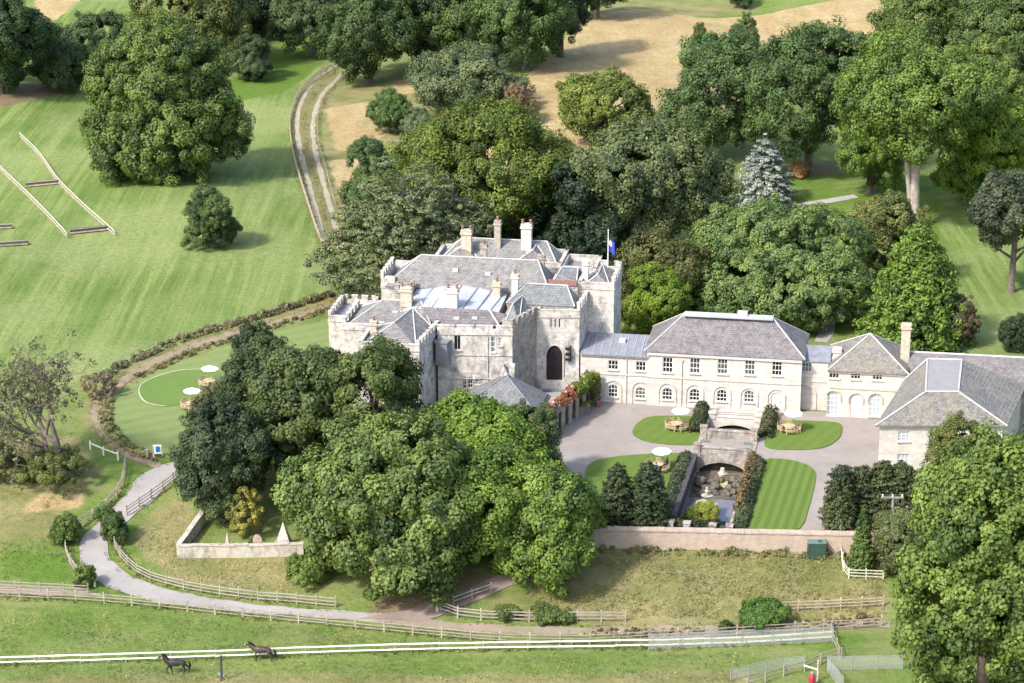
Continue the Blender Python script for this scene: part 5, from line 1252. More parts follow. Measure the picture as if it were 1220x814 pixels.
def conifer(name, label, px, ybase, ytop, wpx, tint, cat='tree', group=None, tiers=16, power=.9, droop=.25, dens=1.0, rc=None, leaf=.3, nl=20, z=None, back=.35, bark='bark', base=.06, flat=.45, mat='needles'):
    SEED[0] += 1; rng = np.random.default_rng(SEED[0]); b_, H, Wd = plant_at(px, ybase, ytop, wpx, z, back); t = thing(name, label, cat, b_, 0, group)
    Cs, Ns, Rs = [], [], []; rc = rc or max(.25, Wd * .06)
    for i in range(tiers):
        f = i / tiers; zz = H * (base + (1 - base) * f); rad = Wd / 2 * (1 - f) ** power
        nb = max(4, int(dens * 2 * math.pi * rad / (rc * 1.5)))
        for j in range(nb):
            a = 2 * math.pi * (j + rng.random()) / nb; L_ = rad * (.72 + .36 * rng.random())
            for s_ in np.arange(max(.25, .3), 1.01, max(.12, rc * 1.1 / max(L_, .3))):
                q = L_ * s_; Cs.append((q * math.cos(a), q * math.sin(a), zz - droop * q * s_ + rng.normal() * rc * .3)); Ns.append((math.cos(a) * .5, math.sin(a) * .5, .8)); Rs.append(rc * (1.15 - .4 * s_))
    Cs.append((0, 0, H)); Ns.append((0, 0, 1)); Rs.append(rc * .6)
    Nn = np.array(Ns); Nn /= np.linalg.norm(Nn, axis=1)[:, None]
    me = leaf_mesh('crown', np.array(Cs), Nn, np.array(Rs), leaf, nl, rng, flat, mat, .5, .5, .6); o = bpy.data.objects.new('crown', me); COL.objects.link(o); o.parent = t; o.color = (tint[0] * 1.14, tint[1] * 1.16, tint[2] * 1.35, 1)
    trunk_mesh(t, H, Wd, rng, bark, r=max(.1, H * .018), hgt=.9, limbs=0); return t
def cedar(name, label, px, ybase, ytop, wpx, tint, lev=9, group=None, z=None, leaf=.36, nl=26, shape=None, lean=0):
    SEED[0] += 1; rng = np.random.default_rng(SEED[0]); b_, H, Wd = plant_at(px, ybase, ytop, wpx, z); t = thing(name, label, 'tree', b_, 0, group); lb = []
    for i in range(lev):
        f = (i + .5) / lev; zz = H * (.14 + .82 * f); rad = Wd / 2 * (1 - f ** 2.0 * .72); k = max(3, int(7 * (1 - f) + 3))
        for j in range(k):
            a = 2 * math.pi * (j + rng.random() * .7) / k + i; q = rad * (.42 + .35 * rng.random()); s_ = rad * (.30 + .16 * rng.random())
            lb.append(((q * math.cos(a) + lean * f, q * math.sin(a), zz - .12 * q + rng.normal() * .5), (s_ * 1.15, s_ * 1.15, s_ * .32)))
    C, Nn, Rc = clumps_from_lobes(lb, .75, rng, 1.3, .3, .12, .12, -.5)
    me = leaf_mesh('crown', C, Nn, Rc, leaf, nl, rng, .45, 'needles', .9, .35, .6); o = bpy.data.objects.new('crown', me); COL.objects.link(o); o.parent = t; o.color = (tint[0] * 1.14, tint[1] * 1.16, tint[2] * 1.35, 1)
    trunk_mesh(t, H, Wd, rng, 'bark', hgt=.85, limbs=9); return t
def hedge(name, label, pts, wd, h, tint, cat='hedge', group=None, rc=.32, leaf=.2, nl=26, rag=.25, mat='foliage', dens=1.0, z=None):
    """a run of bushy growth along a line of ground points"""
    SEED[0] += 1; rng = np.random.default_rng(SEED[0]); pts = [Vector(q) for q in pts]; t = thing(name, label, cat, pts[0], 0, group); Cs, Ns, Rs = [], [], []
    tot = sum((b_ - a).length for a, b_ in zip(pts, pts[1:])); ph = rng.random(4) * 6; run = 0
    for a, b_ in zip(pts, pts[1:]):
        d = b_ - a; ln = d.length; d = d / ln; sd = Vector((-d.y, d.x, 0)); k = int(dens * ln * (wd + 2 * h) / (rc * rc * 1.1))
        for _ in range(k):
            s_ = rng.random() * ln; g_ = run + s_; hh = h * (1 + rag * (math.sin(g_ * 1.3 + ph[0]) * .6 + math.sin(g_ * 3.1 + ph[1]) * .5)); an = rng.random() * math.pi
            q = a + d * s_ + sd * (math.cos(an) * wd / 2); zz = (hh - rc * .5) * math.sin(an) ** .6
            gz = float(ground(q.x, q.y)) if z is None else z
            Cs.append((q.x - pts[0].x, q.y - pts[0].y, gz + zz - pts[0].z)); n_ = sd * math.cos(an) + Vector((0, 0, math.sin(an))); Ns.append(tuple(n_)); Rs.append(rc * (.7 + .6 * rng.random()))
        run += ln
    me = leaf_mesh('foliage', np.array(Cs), np.array(Ns), np.array(Rs), leaf, nl, rng, 1, mat); o = bpy.data.objects.new('foliage', me); COL.objects.link(o); o.parent = t; o.color = (tint[0] * 1.14, tint[1] * 1.16, tint[2] * 1.35, 1)
    return t
def bare_tree(name, label, px, ybase, ytop, wpx, tint, leaves=.5):
    SEED[0] += 1; rng = np.random.default_rng(SEED[0]); b_, H, Wd = plant_at(px, ybase, ytop, wpx); t = thing(name, label, 'tree', b_); m = MB(); tw = MB(); tips = []
    def grow(p, d, ln, r, lev):
        q = p + d * ln * .5 + Vector(rng.normal(size=3)) * ln * .06; e = q + (d + Vector(rng.normal(size=3)) * .18).normalized() * ln * .5
        (m if lev < 3 else tw).tube([p, q, e], [r, r * .8, r * .58], 7 if lev < 2 else 4, lev == 0)
        if lev >= 5: tips.append(e); return
        k = (4, 3, 3, 3, 3)[lev]
        for i in range(k):
            ax = Vector(rng.normal(size=3)); nd = (d * (.75 if i == 0 else .45) + ax.cross(d).normalized() * (.35 if i == 0 else .8) + Vector((0, 0, .16))).normalized()
            if lev < 2: nd = Vector((nd.x * 1.05, nd.y, nd.z * 1.25)).normalized()
            grow(e if i < 2 else q, nd, ln * (.72 + .14 * rng.random()), r * .55, lev + 1)
        tips.append(e)
    grow(Vector((0, 0, -.3)), Vector((.05, 0, 1)), H * .30, H * .032, 0)
    # keep the tree inside its measured height and spread
    V = np.array([tuple(v) for v in m.v + tw.v]); s_ = H / V[:, 2].max(); sx = Wd / (np.percentile(V[:, 0], 99) - np.percentile(V[:, 0], 1)); sc = lambda v: (v[0] * sx, v[1] * sx, v[2] * s_)
    m.v = [sc(v) for v in m.v]; tw.v = [sc(v) for v in tw.v]; m.build('trunk', 'bark', t, smooth=True); tw.build('twigs', 'bark', t)
    T = np.array([sc(v) for v in tips]); 
    prob = np.clip(1.2 - T[:, 2] / H * 1.15, .16, 1) * leaves * 1.5
    T = T[rng.random(len(T)) < prob]; T = T + rng.normal(size=T.shape) * .25; Nn = unit(rng, len(T)); Nn[:, 2] = abs(Nn[:, 2])
    me = leaf_mesh('crown', T, Nn, np.full(len(T), .6) * (.6 + .7 * rng.random(len(T))), .27, 18, rng); o = bpy.data.objects.new('crown', me); COL.objects.link(o); o.parent = t; o.color = (tint[0] * 1.14, tint[1] * 1.16, tint[2] * 1.35, 1)
# tints are leaf albedos
LIME = (.078, .130, .022); MID = (.062, .105, .022); DARK = (.030, .056, .018); OLIVE = (.085, .105, .030); YEW = (.036, .052, .020); BRIGHT = (.095, .165, .018)
GREY = (.085, .115, .052); YELLOW = (.19, .185, .04); CHEST = (.066, .100, .022); BLUE = (.165, .195, .155); BLUEDARK = (.028, .042, .016)
BGG = 'parkland trees behind the castle'; TL = 'trees at the top left of the park'
# top left
tree('dark_tree', 'dark tree mass cut by the left edge of the picture', 2, 122, -22, 125, DARK, group=TL, low=.03, n=20)
tree('dark_tree', 'blue-green tree left of the big chestnut, leaning crown', 112, 108, 14, 78, (.048, .078, .028), group=TL, low=.03, n=14)
tree('bushy_tree', 'low dark bushy tree between the edge mass and the blue-green tree', 72, 112, 52, 70, (.036, .062, .020), group=TL, low=.02, n=12)
tree('chestnut_tree', 'huge chestnut with leafy skirt standing alone on the mown field', 194, 220, 26, 168, CHEST, low=.02, n=26, sub=(.15, .24), rc=1.05, leaf=.58, nl=36, top=.47,
     lobes=[((0, 0, .47), (.38, .38, .42)), ((0, 0, .78), (.25, .26, .21)), ((-.34, -.05, .40), (.17, .2, .18)), ((-.30, -.1, .62), (.17, .2, .16)), ((-.2, -.25, .25), (.24, .22, .2)), ((.1, -.32, .34), (.26, .2, .2)), ((.34, -.05, .44), (.18, .2, .22)), ((.5, -.02, .33), (.13, .14, .10)), ((.44, .05, .22), (.14, .15, .1)), ((.28, -.05, .70), (.17, .2, .15)), ((.12, -.15, .84), (.16, .18, .12)), ((-.16, -.15, .8), (.16, .18, .12)), ((0, -.2, .62), (.24, .2, .17)), ((.1, .3, .5), (.25, .2, .3)), ((-.15, -.2, .12), (.24, .22, .12)), ((.12, -.2, .1), (.22, .22, .11))])
tree('tall_tree', 'yellowish tall tree right behind the chestnut', 228, 92, -40, 128, (.085, .105, .028), group=TL, low=.04, n=18)
tree('round_tree', 'small round dark tree on the shaded lawn below the avenue', 296, 99, 42, 52, (.045, .070, .026), low=.02, n=14, sub=(.2, .28))
tree('dark_tree', 'dark tree at the top edge above the small round tree', 285, 55, -60, 95, (.034, .056, .024), group=TL, low=.02)
tree('dark_tree', 'dark tree at the top edge just left of the farm track', 330, 48, -60, 85, (.040, .062, .026), group=TL, low=.02)
tree('bushy_tree', 'mid-green tree at the top of the farm track', 372, 74, -30, 88, (.056, .085, .030), group=TL, low=.02, n=18)
TM = 'tall dark trees at the top middle'
tree('dark_tree', 'dark tree with a lower bough over the head of the farm track', 440, 108, -55, 110, (.036, .062, .018), group=TM, low=.04, n=20)
tree('dark_tree', 'darkest tree between two lighter ones at the top middle', 498, 92, -60, 90, (.028, .050, .018), group=TM, low=.06, n=18)
tree('tall_tree', 'light-topped tall tree above the grey willow', 555, 92, -60, 110, (.054, .088, .022), group=TM, low=.05, n=20)
tree('tall_tree', 'tall green tree left of the golden field, straight dark edge', 625, 92, -60, 110, (.048, .085, .022), group=TM, low=.04, n=20)
tree('dark_tree', 'dark tree whose shadow falls on the golden field', 668, 72, -60, 70, (.028, .048, .022), group=TM, low=.05, n=14)
tree('dark_tree', 'tree tip overhanging the far edge of the golden field', 712, 22, -60, 80, (.034, .056, .024), group=TM, low=.2, n=12)
tree('bushy_tree', 'small tree at the top edge beyond the golden field', 880, 12, -28, 34, (.04, .065, .02), low=.02, n=10)
tree('young_tree', 'small neat tree standing in the dry meadow by the track', 464, 163, 108, 50, (.055, .10, .024), low=.03, n=12)
tree('shrub', 'low grey shrub right of the small neat tree', 500, 168, 130, 42, GREY, cat='shrub', low=.02, n=10)
tree('willow', 'wide loose grey-green willow below the dark tall trees', 562, 150, 64, 135, (.075, .100, .042), low=.03, n=22, gaps=.2, cover=1.5, sub=(.14, .24))
tree('shrub', 'bronze shrub at the edge of the golden field behind the dome tree', 618, 150, 98, 42, (.12, .095, .045), cat='shrub', low=.02, n=8, gaps=.25)
# behind the castle
tree('dome_tree', 'great dome-shaped green tree rising behind the castle roofs', 592, 322, 121, 230, (.068, .095, .016), group=BGG, low=.03, n=30, sub=(.13, .22), rc=1.1, leaf=.55, top=.48)
tree('bushy_tree', 'blue-green tree on the left flank of the dome tree', 448, 275, 166, 78, (.050, .085, .026), group=BGG, low=.03, n=14)
tree('bushy_tree', 'mid-green tree between the dome tree and the cedar', 505, 290, 160, 110, (.065, .098, .018), group=BGG, low=.03, n=16)
cedar('cedar', 'spreading grey-green cedar left of the castle', 482, 358, 188, 190, (.078, .098, .040), 9)
cedar('cedar', 'low cedar bough filling the gap between cedar and castle roofs', 540, 345, 206, 110, (.068, .088, .036), 7)
tree('dark_tree', 'deep-shaded tree right behind the flagpole', 690, 330, 190, 130, (.020, .036, .016), group=BGG, low=.02, n=16)
tree('round_tree', 'yellow-green tree standing out against the golden field', 722, 190, 81, 105, (.085, .112, .022), group=BGG, low=.05, n=18, gaps=.12)
tree('olive_tree', 'big olive-green tree behind the service wing', 778, 330, 138, 185, (.074, .098, .036), group=BGG, low=.03, n=30, sub=(.13, .2), top=.5)
tree('tall_tree', 'tall dark tree with two thin tops before the golden field', 852, 205, 44, 125, (.050, .085, .026), group=BGG, low=.05, n=22, sub=(.13, .22))
tree('slender_tree', 'thin tree top with a round head rising above the tall dark tree', 884, 120, 16, 36, (.052, .085, .024), group=BGG, low=.1, n=9)
tree('slender_tree', 'thin wispy tree top left of the round-headed one', 833, 120, 27, 24, (.058, .088, .024), group=BGG, low=.15, n=7, gaps=.3)
tree('broad_tree', 'dark broad tree above the blue spruce with shade beneath', 962, 222, 30, 150, (.046, .078, .022), group=BGG, low=.14, n=26, sub=(.13, .22))
tree('tall_tree', 'bright green tall tree with bare trunks showing under its crown', 1088, 274, 44, 190, (.074, .118, .022), group=BGG, stem=True, low=.40, n=30, sub=(.12, .2), top=.5, bark='bark_pale', limbs=0, hgt=.7)
tree('bushy_tree', 'green tree leaning out left of the bare-trunked tree', 1036, 238, 88, 80, (.070, .118, .018), group=BGG, low=.05, n=16)
tree('broad_tree', 'tree crown at the top right between dry meadow and edge', 1105, 110, -25, 120, (.066, .100, .024), group=BGG, low=.04, n=20)
tree('broad_tree', 'big tree filling the top right corner', 1190, 130, -40, 130, (.056, .090, .024), group=BGG, low=.04, n=20)
tree('broad_tree', 'pale green tree at the right edge below the corner tree', 1178, 190, 42, 90, (.085, .120, .026), group=BGG, low=.04, n=16, gaps=.15)
tree('bushy_tree', 'yellow-green tree at the right edge behind the dark yew', 1195, 262, 118, 110, (.098, .150, .018), group=BGG, low=.05, n=20)
tree('bushy_tree', 'bright low tree just right of the bare trunks', 1150, 250, 150, 70, (.082, .135, .018), group=BGG, low=.05, n=14)
conifer('blue_spruce', 'silvery blue spruce standing before the dark trees', 909, 258, 160, 100, BLUE, tiers=10, power=.62, droop=.16, rc=.55, leaf=.34, nl=30, dens=.62, flat=.3)
tree('shrub', 'orange-brown shrub in the shade right of the blue spruce', 950, 214, 192, 22, (.27, .16, .06), cat='shrub', low=.02, n=8)
tree('weeping_tree', 'wide pale green weeping tree behind the service wing roof', 925, 398, 250, 190, (.088, .132, .036), low=.02, cover=1.6, rc=.8, flat=.8, gaps=.05,
     lobes=[((-.22, 0, .36), (.28, .3, .34)), ((.2, -.1, .34), (.32, .32, .34)), ((0, .15, .62), (.30, .3, .34)), ((.3, .2, .55), (.24, .3, .32)), ((-.3, .25, .6), (.2, .3, .26)), ((-.38, -.1, .2), (.16, .2, .2)), ((0, -.3, .3), (.26, .22, .28)), ((.42, 0, .22), (.14, .2, .22)), ((-.1, .1, .82), (.16, .2, .16))])
tree('weeping_tree', 'farther pale green weeping tree, beside the blue spruce', 985, 340, 258, 100, (.092, .135, .040), low=.02, n=20, sub=(.13, .2), rc=.8, leaf=.42)
tree('dark_tree', 'dull olive tree right of the castle tower', 776, 388, 276, 116, (.058, .066, .020), low=.02, n=20)
tree('bright_tree', 'bright yellow-green small tree beside the tower', 779, 412, 318, 84, (.10, .150, .016), low=.02, n=16, gaps=.1)
conifer('cone_tree', 'dense bright cone-shaped tree behind the lodge chimney', 1088, 424, 268, 138, (.075, .125, .020), tiers=20, power=.55, droop=.18, rc=.95, leaf=.46, nl=30, mat='foliage', flat=.8, dens=1.1)
tree('mixed_tree', 'tree with yellowish top behind the cone-shaped tree', 1056, 345, 228, 100, (.088, .105, .028), low=.02, n=20, gaps=.15)
tree('shrub', 'reddish dark shrub at the right foot of the cone-shaped tree', 1146, 418, 352, 40, (.075, .068, .028), cat='shrub', low=.02, n=10)
tree('yew', 'dark yew with an open trunk on the lawn at the right edge', 1204, 348, 205, 112, (.046, .060, .030), low=.30, n=22, sub=(.14, .22), bark='bark', limbs=9, gaps=.18, hgt=.75)
tree('clipped_bush', 'round clipped dark bush at the right edge of the lawn', 1210, 424, 374, 40, (.026, .045, .016), cat='bush', low=.0, n=8, sub=(.25, .32), rc=.35, leaf=.2, trunk=False)
tree('small_tree', 'small round tree alone on the mown field left of the track', 254, 303, 220, 62, (.046, .076, .022), low=.02, n=16, sub=(.18, .26))
# lower left
bare_tree('twiggy_tree', 'half-dead grey twiggy tree beside the hedge track', 72, 575, 394, 145, (.08, .09, .042), 1.0)
tree('shrub', 'green leafy bush at the foot of the twiggy tree', 66, 592, 535, 80, (.085, .11, .03), cat='shrub', low=.0, n=14, gaps=.5, cover=.8, trunk=False)
tree('shrub', 'dull scrub left of the twiggy tree at the edge', 8, 578, 530, 66, (.095, .100, .042), cat='shrub', low=.0, n=14, gaps=.3, trunk=False)
tree('shrub', 'thin brownish scrub where the hedge track bends', 118, 478, 448, 44, (.12, .11, .06), cat='shrub', low=.0, n=10, gaps=.5, cover=.9, trunk=False)
RS = 'round shrubs beside the drive'
tree('round_shrub', 'round shrub on the fence line left of the drive', 79, 652, 613, 32, (.070, .110, .020), cat='shrub', group=RS, low=.0, n=9)
tree('round_shrub', 'dark round shrub at the right edge of the drive bend', 136, 650, 606, 36, (.045, .075, .018), cat='shrub', group=RS, low=.0, n=9)
tree('round_shrub', 'small shrub by the notice post where tracks meet', 102, 704, 673, 24, (.065, .10, .022), cat='shrub', group=RS, low=.0, n=7)
YG = 'dark trees left of the castle'
tree('yew', 'dark yew nearest the drive, leaning over the garden wall', 266, 640, 478, 112, (.036, .055, .022), group=YG, low=.08, n=24, sub=(.14, .22), limbs=8)
tree('yew', 'dark yew with a pointed top beside the oval lawn', 316, 560, 388, 100, (.038, .058, .020), group=YG, low=.03, n=20, sub=(.15, .24))
tree('holm_oak', 'broad dark tree in the middle of the cluster left of the castle', 352, 600, 412, 150, (.046, .068, .020), group=YG, low=.08, n=26, sub=(.13, .2), gaps=.1)
tree('bushy_tree', 'brownish bushy tree on the left flank touching the parasols', 262, 560, 456, 62, (.075, .080, .034), group=YG, low=.02, n=14, gaps=.15)
tree('open_tree', 'thin open tree with castle wall showing through its leaves', 450, 590, 402, 142, (.056, .080, .020), group=YG, low=.2, n=30, sub=(.11, .17), gaps=.2, cover=1.25, inner=.1, limbs=10, hgt=.8)
tree('yellow_tree', 'small yellow-leaved tree behind the garden wall', 290, 650, 583, 44, YELLOW, low=.18, n=12, gaps=.4, cover=1.0)
tree('shrub', 'green shrubs at the right end of the garden wall', 372, 706, 664, 56, (.075, .115, .022), cat='shrub', low=.0, n=12)
tree('lime_tree', 'huge leafy lime tree in front of the castle', 450, 728, 488, 222, (.074, .108, .027), low=.03, n=34, sub=(.11, .19), rc=.95, leaf=.52, nl=40, top=.48)
tree('bright_tree', 'bright green tree hiding the garden pavilion', 566, 640, 472, 170, (.092, .150, .022), low=.05, n=28, sub=(.13, .2), rc=.85, leaf=.44)
tree('bright_tree', 'bright green tree right of the lime, over the shaded track', 600, 705, 538, 155, (.084, .135, .022), low=.05, n=28, sub=(.13, .2), rc=.85, leaf=.44)
tree('bright_tree', 'leafy tree drooping to the ground beside the grassy bank', 650, 722, 562, 118, (.088, .138, .024), low=.0, n=24, sub=(.14, .22), rc=.8, leaf=.42)
tree('bushy_tree', 'dull green tree tip right of the pavilion roof', 628, 590, 482, 74, (.065, .088, .030), low=.1, n=14)
tree('shrub', 'green shrub at the end of the retaining wall by the bright trees', 698, 655, 588, 44, (.085, .130, .020), cat='shrub', low=.0, n=10)
# court
CG = 'paired dark conifers on the lawn'
conifer('dark_conifer', 'left one of two squat dark conifers on the lawn', 735, 630, 553, 50, BLUEDARK, group=CG, tiers=16, power=.36, rc=.42, leaf=.24, nl=26, droop=.15, z=.1)
conifer('dark_conifer', 'right one of two squat dark conifers on the lawn', 772, 632, 551, 58, BLUEDARK, group=CG, tiers=16, power=.36, rc=.42, leaf=.24, nl=26, droop=.15, z=.1)
HG = 'tall dark hedge conifers in a block'
for i, (x, yb_, yt, wd, lb) in enumerate(((1000, 636, 556, 40, 'tall hedge conifer at the left end of the dark block'), (1024, 630, 556, 40, 'second tall hedge conifer from the court side'), (1048, 630, 550, 42, 'tall hedge conifer behind the power pole'), (1072, 630, 552, 40, 'tall hedge conifer below the coach house window'), (1094, 632, 560, 38, 'last hedge conifer, against the big right-hand tree'))):
    conifer('hedge_conifer', lb, x, yb_, yt, wd + 8, (.036, .050, .018), group=HG, tiers=18, power=.26, rc=.45, leaf=.24, nl=26, droop=.12, z=.0)
conifer('ivy_conifer', 'slim pointed conifer clad in ivy inside the white corner fence', 1026, 686, 604, 34, (.050, .080, .020), tiers=18, power=.6, rc=.34, leaf=.24, nl=24, droop=.3, mat='foliage', flat=.8)
tree('round_bush', 'neat round green bush on the bank above the mesh panels', 911, 754, 719, 56, (.045, .090, .018), cat='bush', low=.0, n=12, rc=.35, leaf=.2, trunk=False)
tree('shrub', 'tiny shrub left of the neat round bush', 865, 756, 742, 18, (.06, .085, .022), cat='shrub', low=.0, n=7, trunk=False)
for x, y, yt, wd, lb in ((605, 742, 724, 28, 'low shrub at the fence below the drooping tree'), (650, 746, 725, 34, 'darker low shrub on the fence, middle of the three'), (672, 746, 730, 22, 'smallest low shrub on the fence by the track')):
    tree('low_shrub', lb, x, y, yt, wd, (.065, .095, .025), cat='shrub', group='low shrubs along the track fence', low=.0, n=8, trunk=False)
tree('golden_shrub', 'rounded yellow-green shrub in the pool of the water garden', 834, 630, 604, 40, (.13, .155, .022), cat='shrub', low=.0, n=9, rc=.35, leaf=.2, z=-1.6, trunk=False)
# foreground right
tree('sycamore', 'enormous bright-leaved tree filling the lower right corner', 1166, 905, 503, 216, (.074, .112, .022), low=.0, n=40, sub=(.11, .17), rc=.95, leaf=.54, nl=40, top=.48,
     lobes=None)
tree('sycamore', 'second big tree against the right edge of the picture', 1222, 880, 520, 150, (.068, .108, .016), low=.0, n=26, sub=(.13, .2), rc=.95, leaf=.52, nl=38)
tree('bushy_tree', 'grey-green bush left of the enormous tree behind the track', 1072, 705, 605, 62, (.075, .095, .032), low=.0, n=14)
tree('open_tree', 'thin tree with pale branches before the coach house', 1130, 640, 496, 80, (.082, .098, .024), low=.3, n=18, gaps=.25, cover=1.3, bark='bark_pale', limbs=9, hgt=.85)
# hedges along the water garden
HW_ = 'clipped hedges beside the water garden'
HC = (.050, .066, .030); HRr = (.10, .075, .035)
a1 = yb(545) - .8; b1 = yb(522) + .8
for sx, nm in ((-1, 'left'), (1, 'right')):
    x = sx * (RHW + 1.2)
    hedge('hedge', f'long shaggy hedge on the {nm} side of the pool', [RL(.3, x), RL(a1 * .5, x), RL(a1, x)], 1.1, .8, HC, group=HW_, rag=.35)
    hedge('hedge', f'short dark hedge {nm} of the gates behind the wide bridge', [RL(b1, x), RL(RLEN - 1, x)], 1.2, 1.2, (.048, .060, .024), group=HW_, rag=.35)
hedge('hedge', 'reddish growth sprawling along the right pool hedge', [RL(a1 * .25, RHW + .7), RL(a1, RHW + .7)], .9, 1.2, HRr, group=HW_, rag=.6, dens=.35)
hedge('hedge', 'low dark clipped hedge at the near end of the pool', [RL(.6, -RHW - 2.0), RL(.6, RHW - .4)], .7, .75, (.03, .04, .018), group=HW_, rag=.1)
hedge('climber', 'green climber spilling over the inner end of the arcade', [W(*g1, 3.2), W(*wpt(g0, g1, LNG * .55), 3.2)], 1.3, 1.1, (.10, .125, .02), cat='climbing plant', z=3.2, rag=.5)
hedge('climber', 'orange-red autumn climber along the middle of the arcade', [W(*wpt(g0, g1, LNG * .62, -.2), 3.2), W(*wpt(g0, g1, LNG * .24, -.2), 3.2)], 1.1, .9, (.20, .085, .04), cat='climbing plant', z=3.2, rag=.5, dens=.7)
hedge('climber', 'leafy curtain hanging down the court face where arcade meets wing', [W(1.9, -2.2, 0), W(2.3, -.4, 0)], .5, 3.4, (.10, .10, .03), cat='climbing plant', z=0, rag=.2, dens=.8)
hedge('flowers', 'red and pink flowers on the near end of the arcade', [W(*wpt(g0, g1, .3, -.6), 3.4), W(*wpt(g0, g1, 3.2, -.6), 3.4)], .8, .6, (.32, .08, .08), cat='flowers', z=3.4, rc=.22, leaf=.16, dens=.6)
q = P(695, 492, 0); hedge('flowers', 'yellow-green planting in the stone trough', [(q[0] - .6, q[1], .85), (q[0] + .6, q[1], .85)], .7, .55, (.14, .15, .03), cat='flowers', z=.85, rc=.22, leaf=.16)
q = P(704, 481, 0); hedge('flowers', 'reddish small shrub growing in the second planter', [(q[0] - .5, q[1], .85), (q[0] + .5, q[1], .85)], .7, .8, (.13, .09, .03), cat='flowers', z=.85, rc=.22, leaf=.16)
# scrub along the dry hedge track
def gl(*a): return [G(*q) for q in a]
hedge('scrub', 'dark and brown scrub above the hedge track near the cedar', gl((398, 350), (350, 366), (300, 381)), 1.3, .5, (.085, .080, .035), cat='scrub', rag=.8, dens=.4, rc=.3, leaf=.2)
hedge('scrub', 'pinkish dry scrub in the middle of the hedge track', gl((300, 381), (240, 398), (190, 415)), 1.3, .5, (.125, .115, .055), cat='scrub', rag=.8, dens=.35, rc=.3, leaf=.2)
hedge('scrub', 'grey-green scrub where the hedge track nears the bare tree', gl((190, 417), (150, 434), (118, 452)), 1.3, .45, (.105, .105, .055), cat='scrub', rag=.9, dens=.35, rc=.3, leaf=.2)
hedge('scrub', 'dry brown growth round the end of the oval lawn', gl((128, 476), (126, 505), (150, 532), (190, 549)), 1.4, .35, (.125, .12, .052), cat='scrub', rag=.9, dens=.2, rc=.26, leaf=.18)
hedge('scrub', 'low dark-green growth along the edge of the oval lawn', gl((392, 370), (320, 392), (240, 416), (160, 452)), 1.1, .3, (.10, .105, .04), cat='scrub', rag=.8, dens=.2, rc=.24, leaf=.17)
hedge('scrub', 'nettles and weeds at the foot of the retaining wall', [(xa + 4, yw(xa + 4) - .9, -1.7), (xb * .5 + xa * .5, yw((xa + xb) / 2) - .9, -1.7), (xb - 1, yw(xb - 1) - .9, -1.7)], .9, .45, (.11, .115, .04), cat='scrub', rag=.9, dens=.25, rc=.24, leaf=.16)
hedge('scrub', 'dry reddish weeds along the lower track by the mesh panels', gl((690, 752), (760, 757), (850, 755), (940, 747), (1050, 740)), 1.4, .4, (.15, .13, .065), cat='scrub', rag=.9, dens=.2, rc=.26, leaf=.18)
# rough tufts on the bank: uncountable
def tufts(name, label, polys, k, tint, h=.55, wd=.34, thr=-.4):
    SEED[0] += 1; rng = np.random.default_rng(SEED[0]); pts = []
    for pl in polys:
        W_ = [G(*q) for q in pl]; xs = [q.x for q in W_]; ys = [q.y for q in W_]; A_ = abs(sum(W_[i].x * W_[(i + 1) % len(W_)].y - W_[(i + 1) % len(W_)].x * W_[i].y for i in range(len(W_)))) / 2
        n_ = int(k * A_); X = rng.uniform(min(xs), max(xs), n_ * 4); Y = rng.uniform(min(ys), max(ys), n_ * 4); ok = inpoly(X, Y, [(q.x, q.y) for q in W_])
        den = np.sin(X * .5 + Y * .3) * np.sin(X * .23 - Y * .6 + 1) + rng.normal(size=len(X)) * .6; ok &= den > thr
        pts.append(np.stack([X[ok], Y[ok]], -1)[:n_])
    XY = np.concatenate(pts); Z = ground(XY[:, 0], XY[:, 1]); C = np.column_stack([XY, Z + h * .3]); Nn = np.tile([0, -.2, 1.0], (len(C), 1)).astype(float)
    me = leaf_mesh(name, C, Nn, np.full(len(C), wd) * (.6 + .8 * rng.random(len(C))), h * .55, 5, rng, 1.0, 'dry_tuft', .9, .5, .3); o = bpy.data.objects.new(name, me); COL.objects.link(o); o.color = (tint[0] * 1.14, tint[1] * 1.16, tint[2] * 1.35, 1)
    setp(o, label, None, None, 'stuff')
tufts('rough_grass', 'long rough grass on the bank below the retaining wall', [[(640, 665), (1052, 660), (1052, 735), (700, 738), (630, 715)]], 7, (.15, .14, .055), .42, .3)
tufts('dry_grass', 'dry pale grass on the bank beside the drive', [[(160, 650), (215, 600), (225, 664), (350, 670), (345, 708), (215, 694)]], 6, (.20, .18, .085), .36, .28)
tufts('paddock_grass', 'uneven longer grass in the horse paddock', [[(0, 722), (420, 752), (600, 774), (0, 790)], [(0, 797), (880, 778), (880, 813), (0, 813)], [(0, 640), (70, 640), (85, 690), (0, 690)]], 3.5, (.075, .115, .03), .34, .3)
tufts('straw_grass', 'straw-coloured seeding grass in patches of the paddock', [[(0, 722), (420, 752), (600, 774), (0, 790)], [(0, 797), (880, 778), (880, 813), (0, 813)], [(0, 560), (95, 575), (60, 645), (0, 650)]], 1.6, (.20, .165, .07), .42, .34, 1.1)
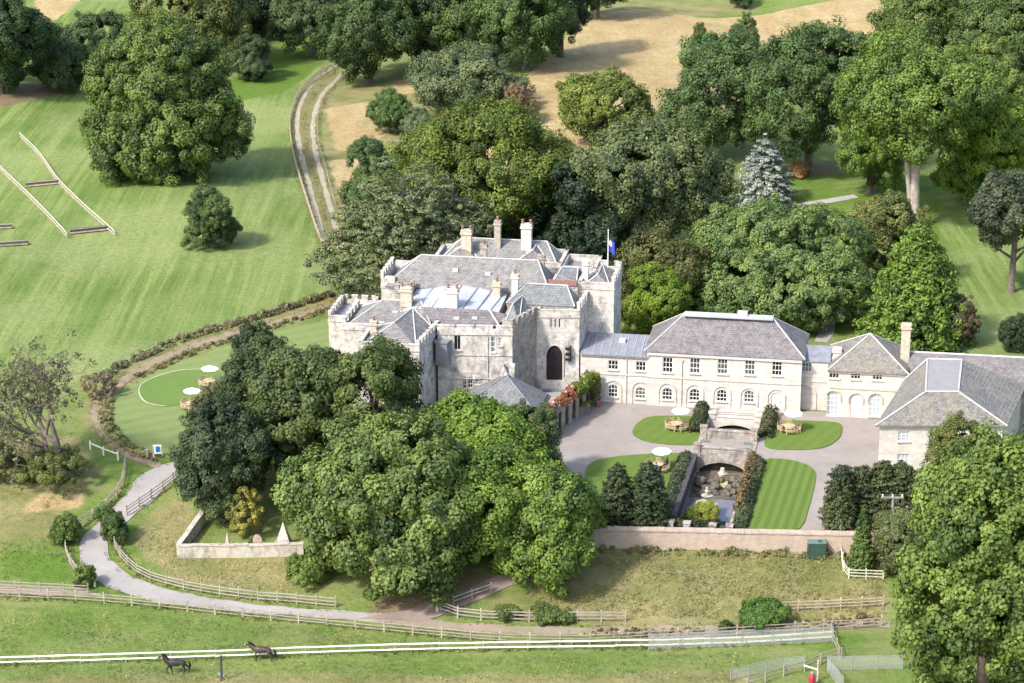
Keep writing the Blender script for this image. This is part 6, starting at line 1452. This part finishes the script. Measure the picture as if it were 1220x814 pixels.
def verge(name, label, lines, k, tint, h=.3, wd=.26, spread=.35):
    """ragged grass along the edges of the roads"""
    SEED[0] += 1; rng = np.random.default_rng(SEED[0]); pts = []
    for ln in lines:
        c = catmull([G(*q) for q in ln], .5); A_ = np.array([(q.x, q.y) for q in c]); i = rng.integers(0, len(A_) - 1, int(len(A_) * k * .5)); t = rng.random(len(i))[:, None]
        w_ = np.sin(i * .21) * np.sin(i * .057 + 1); ok = rng.random(len(i)) < .55 + .45 * w_
        pts.append((A_[i] * (1 - t) + A_[i + 1] * t + rng.normal(size=(len(i), 2)) * spread)[ok])
    XY = np.concatenate(pts); Z = ground(XY[:, 0], XY[:, 1]); C = np.column_stack([XY, Z + h * .35]); Nn = np.tile([0, 0, 1.0], (len(C), 1))
    me = leaf_mesh(name, C, Nn, np.full(len(C), wd) * (.6 + .8 * rng.random(len(C))), h * .6, 6, rng, 1.0, 'dry_tuft', .8, .5, .4); o = bpy.data.objects.new(name, me); COL.objects.link(o); o.color = (*tint, 1)
    setp(o, label, None, None, 'stuff')
verge('verge_grass', 'tufty green grass along the edges of the drive', [
    [(178, 560), (150, 590), (128, 612), (103, 635), (95, 660), (110, 690), (170, 714), (260, 727), (360, 735), (450, 742), (540, 753), (640, 757), (760, 757), (900, 753)],
    [(208, 572), (180, 598), (150, 622), (131, 642), (129, 660), (150, 684), (215, 706), (290, 719), (370, 726), (450, 731)], [(530, 741), (640, 747), (760, 747), (900, 744)]], 5, (.085, .13, .03), .24, .22, .2)
verge('track_grass', 'drier grass along the hedge track and the farm track', [
    [(400, 364), (330, 388), (245, 413), (175, 442), (138, 468), (118, 492), (127, 518), (160, 543), (205, 556)], [(400, 358), (330, 382), (240, 405), (168, 435), (128, 462), (108, 490), (118, 519), (153, 546)],
    [(393, 88), (366, 104), (350, 132), (350, 165), (358, 205), (370, 250), (385, 302)], [(412, 88), (392, 112), (380, 140), (380, 170), (389, 205), (399, 245)],
    [(400, 84), (380, 105), (364, 135), (364, 168), (373, 205), (385, 250), (397, 296)]], 6, (.17, .15, .065), .34)
verge('fence_grass', 'long grass left uncut under the paddock fences', [nf, [(-10, 712), (100, 717), (200, 726), (340, 741), (430, 750), (520, 759), (600, 766), (700, 768), (850, 760)],
    [(137, 653), (150, 672), (175, 690), (225, 704), (290, 714), (345, 719)], [(147, 578), (136, 598), (112, 618), (80, 645), (79, 660), (104, 698)]], 7, (.125, .135, .045), .4, .3, .3)
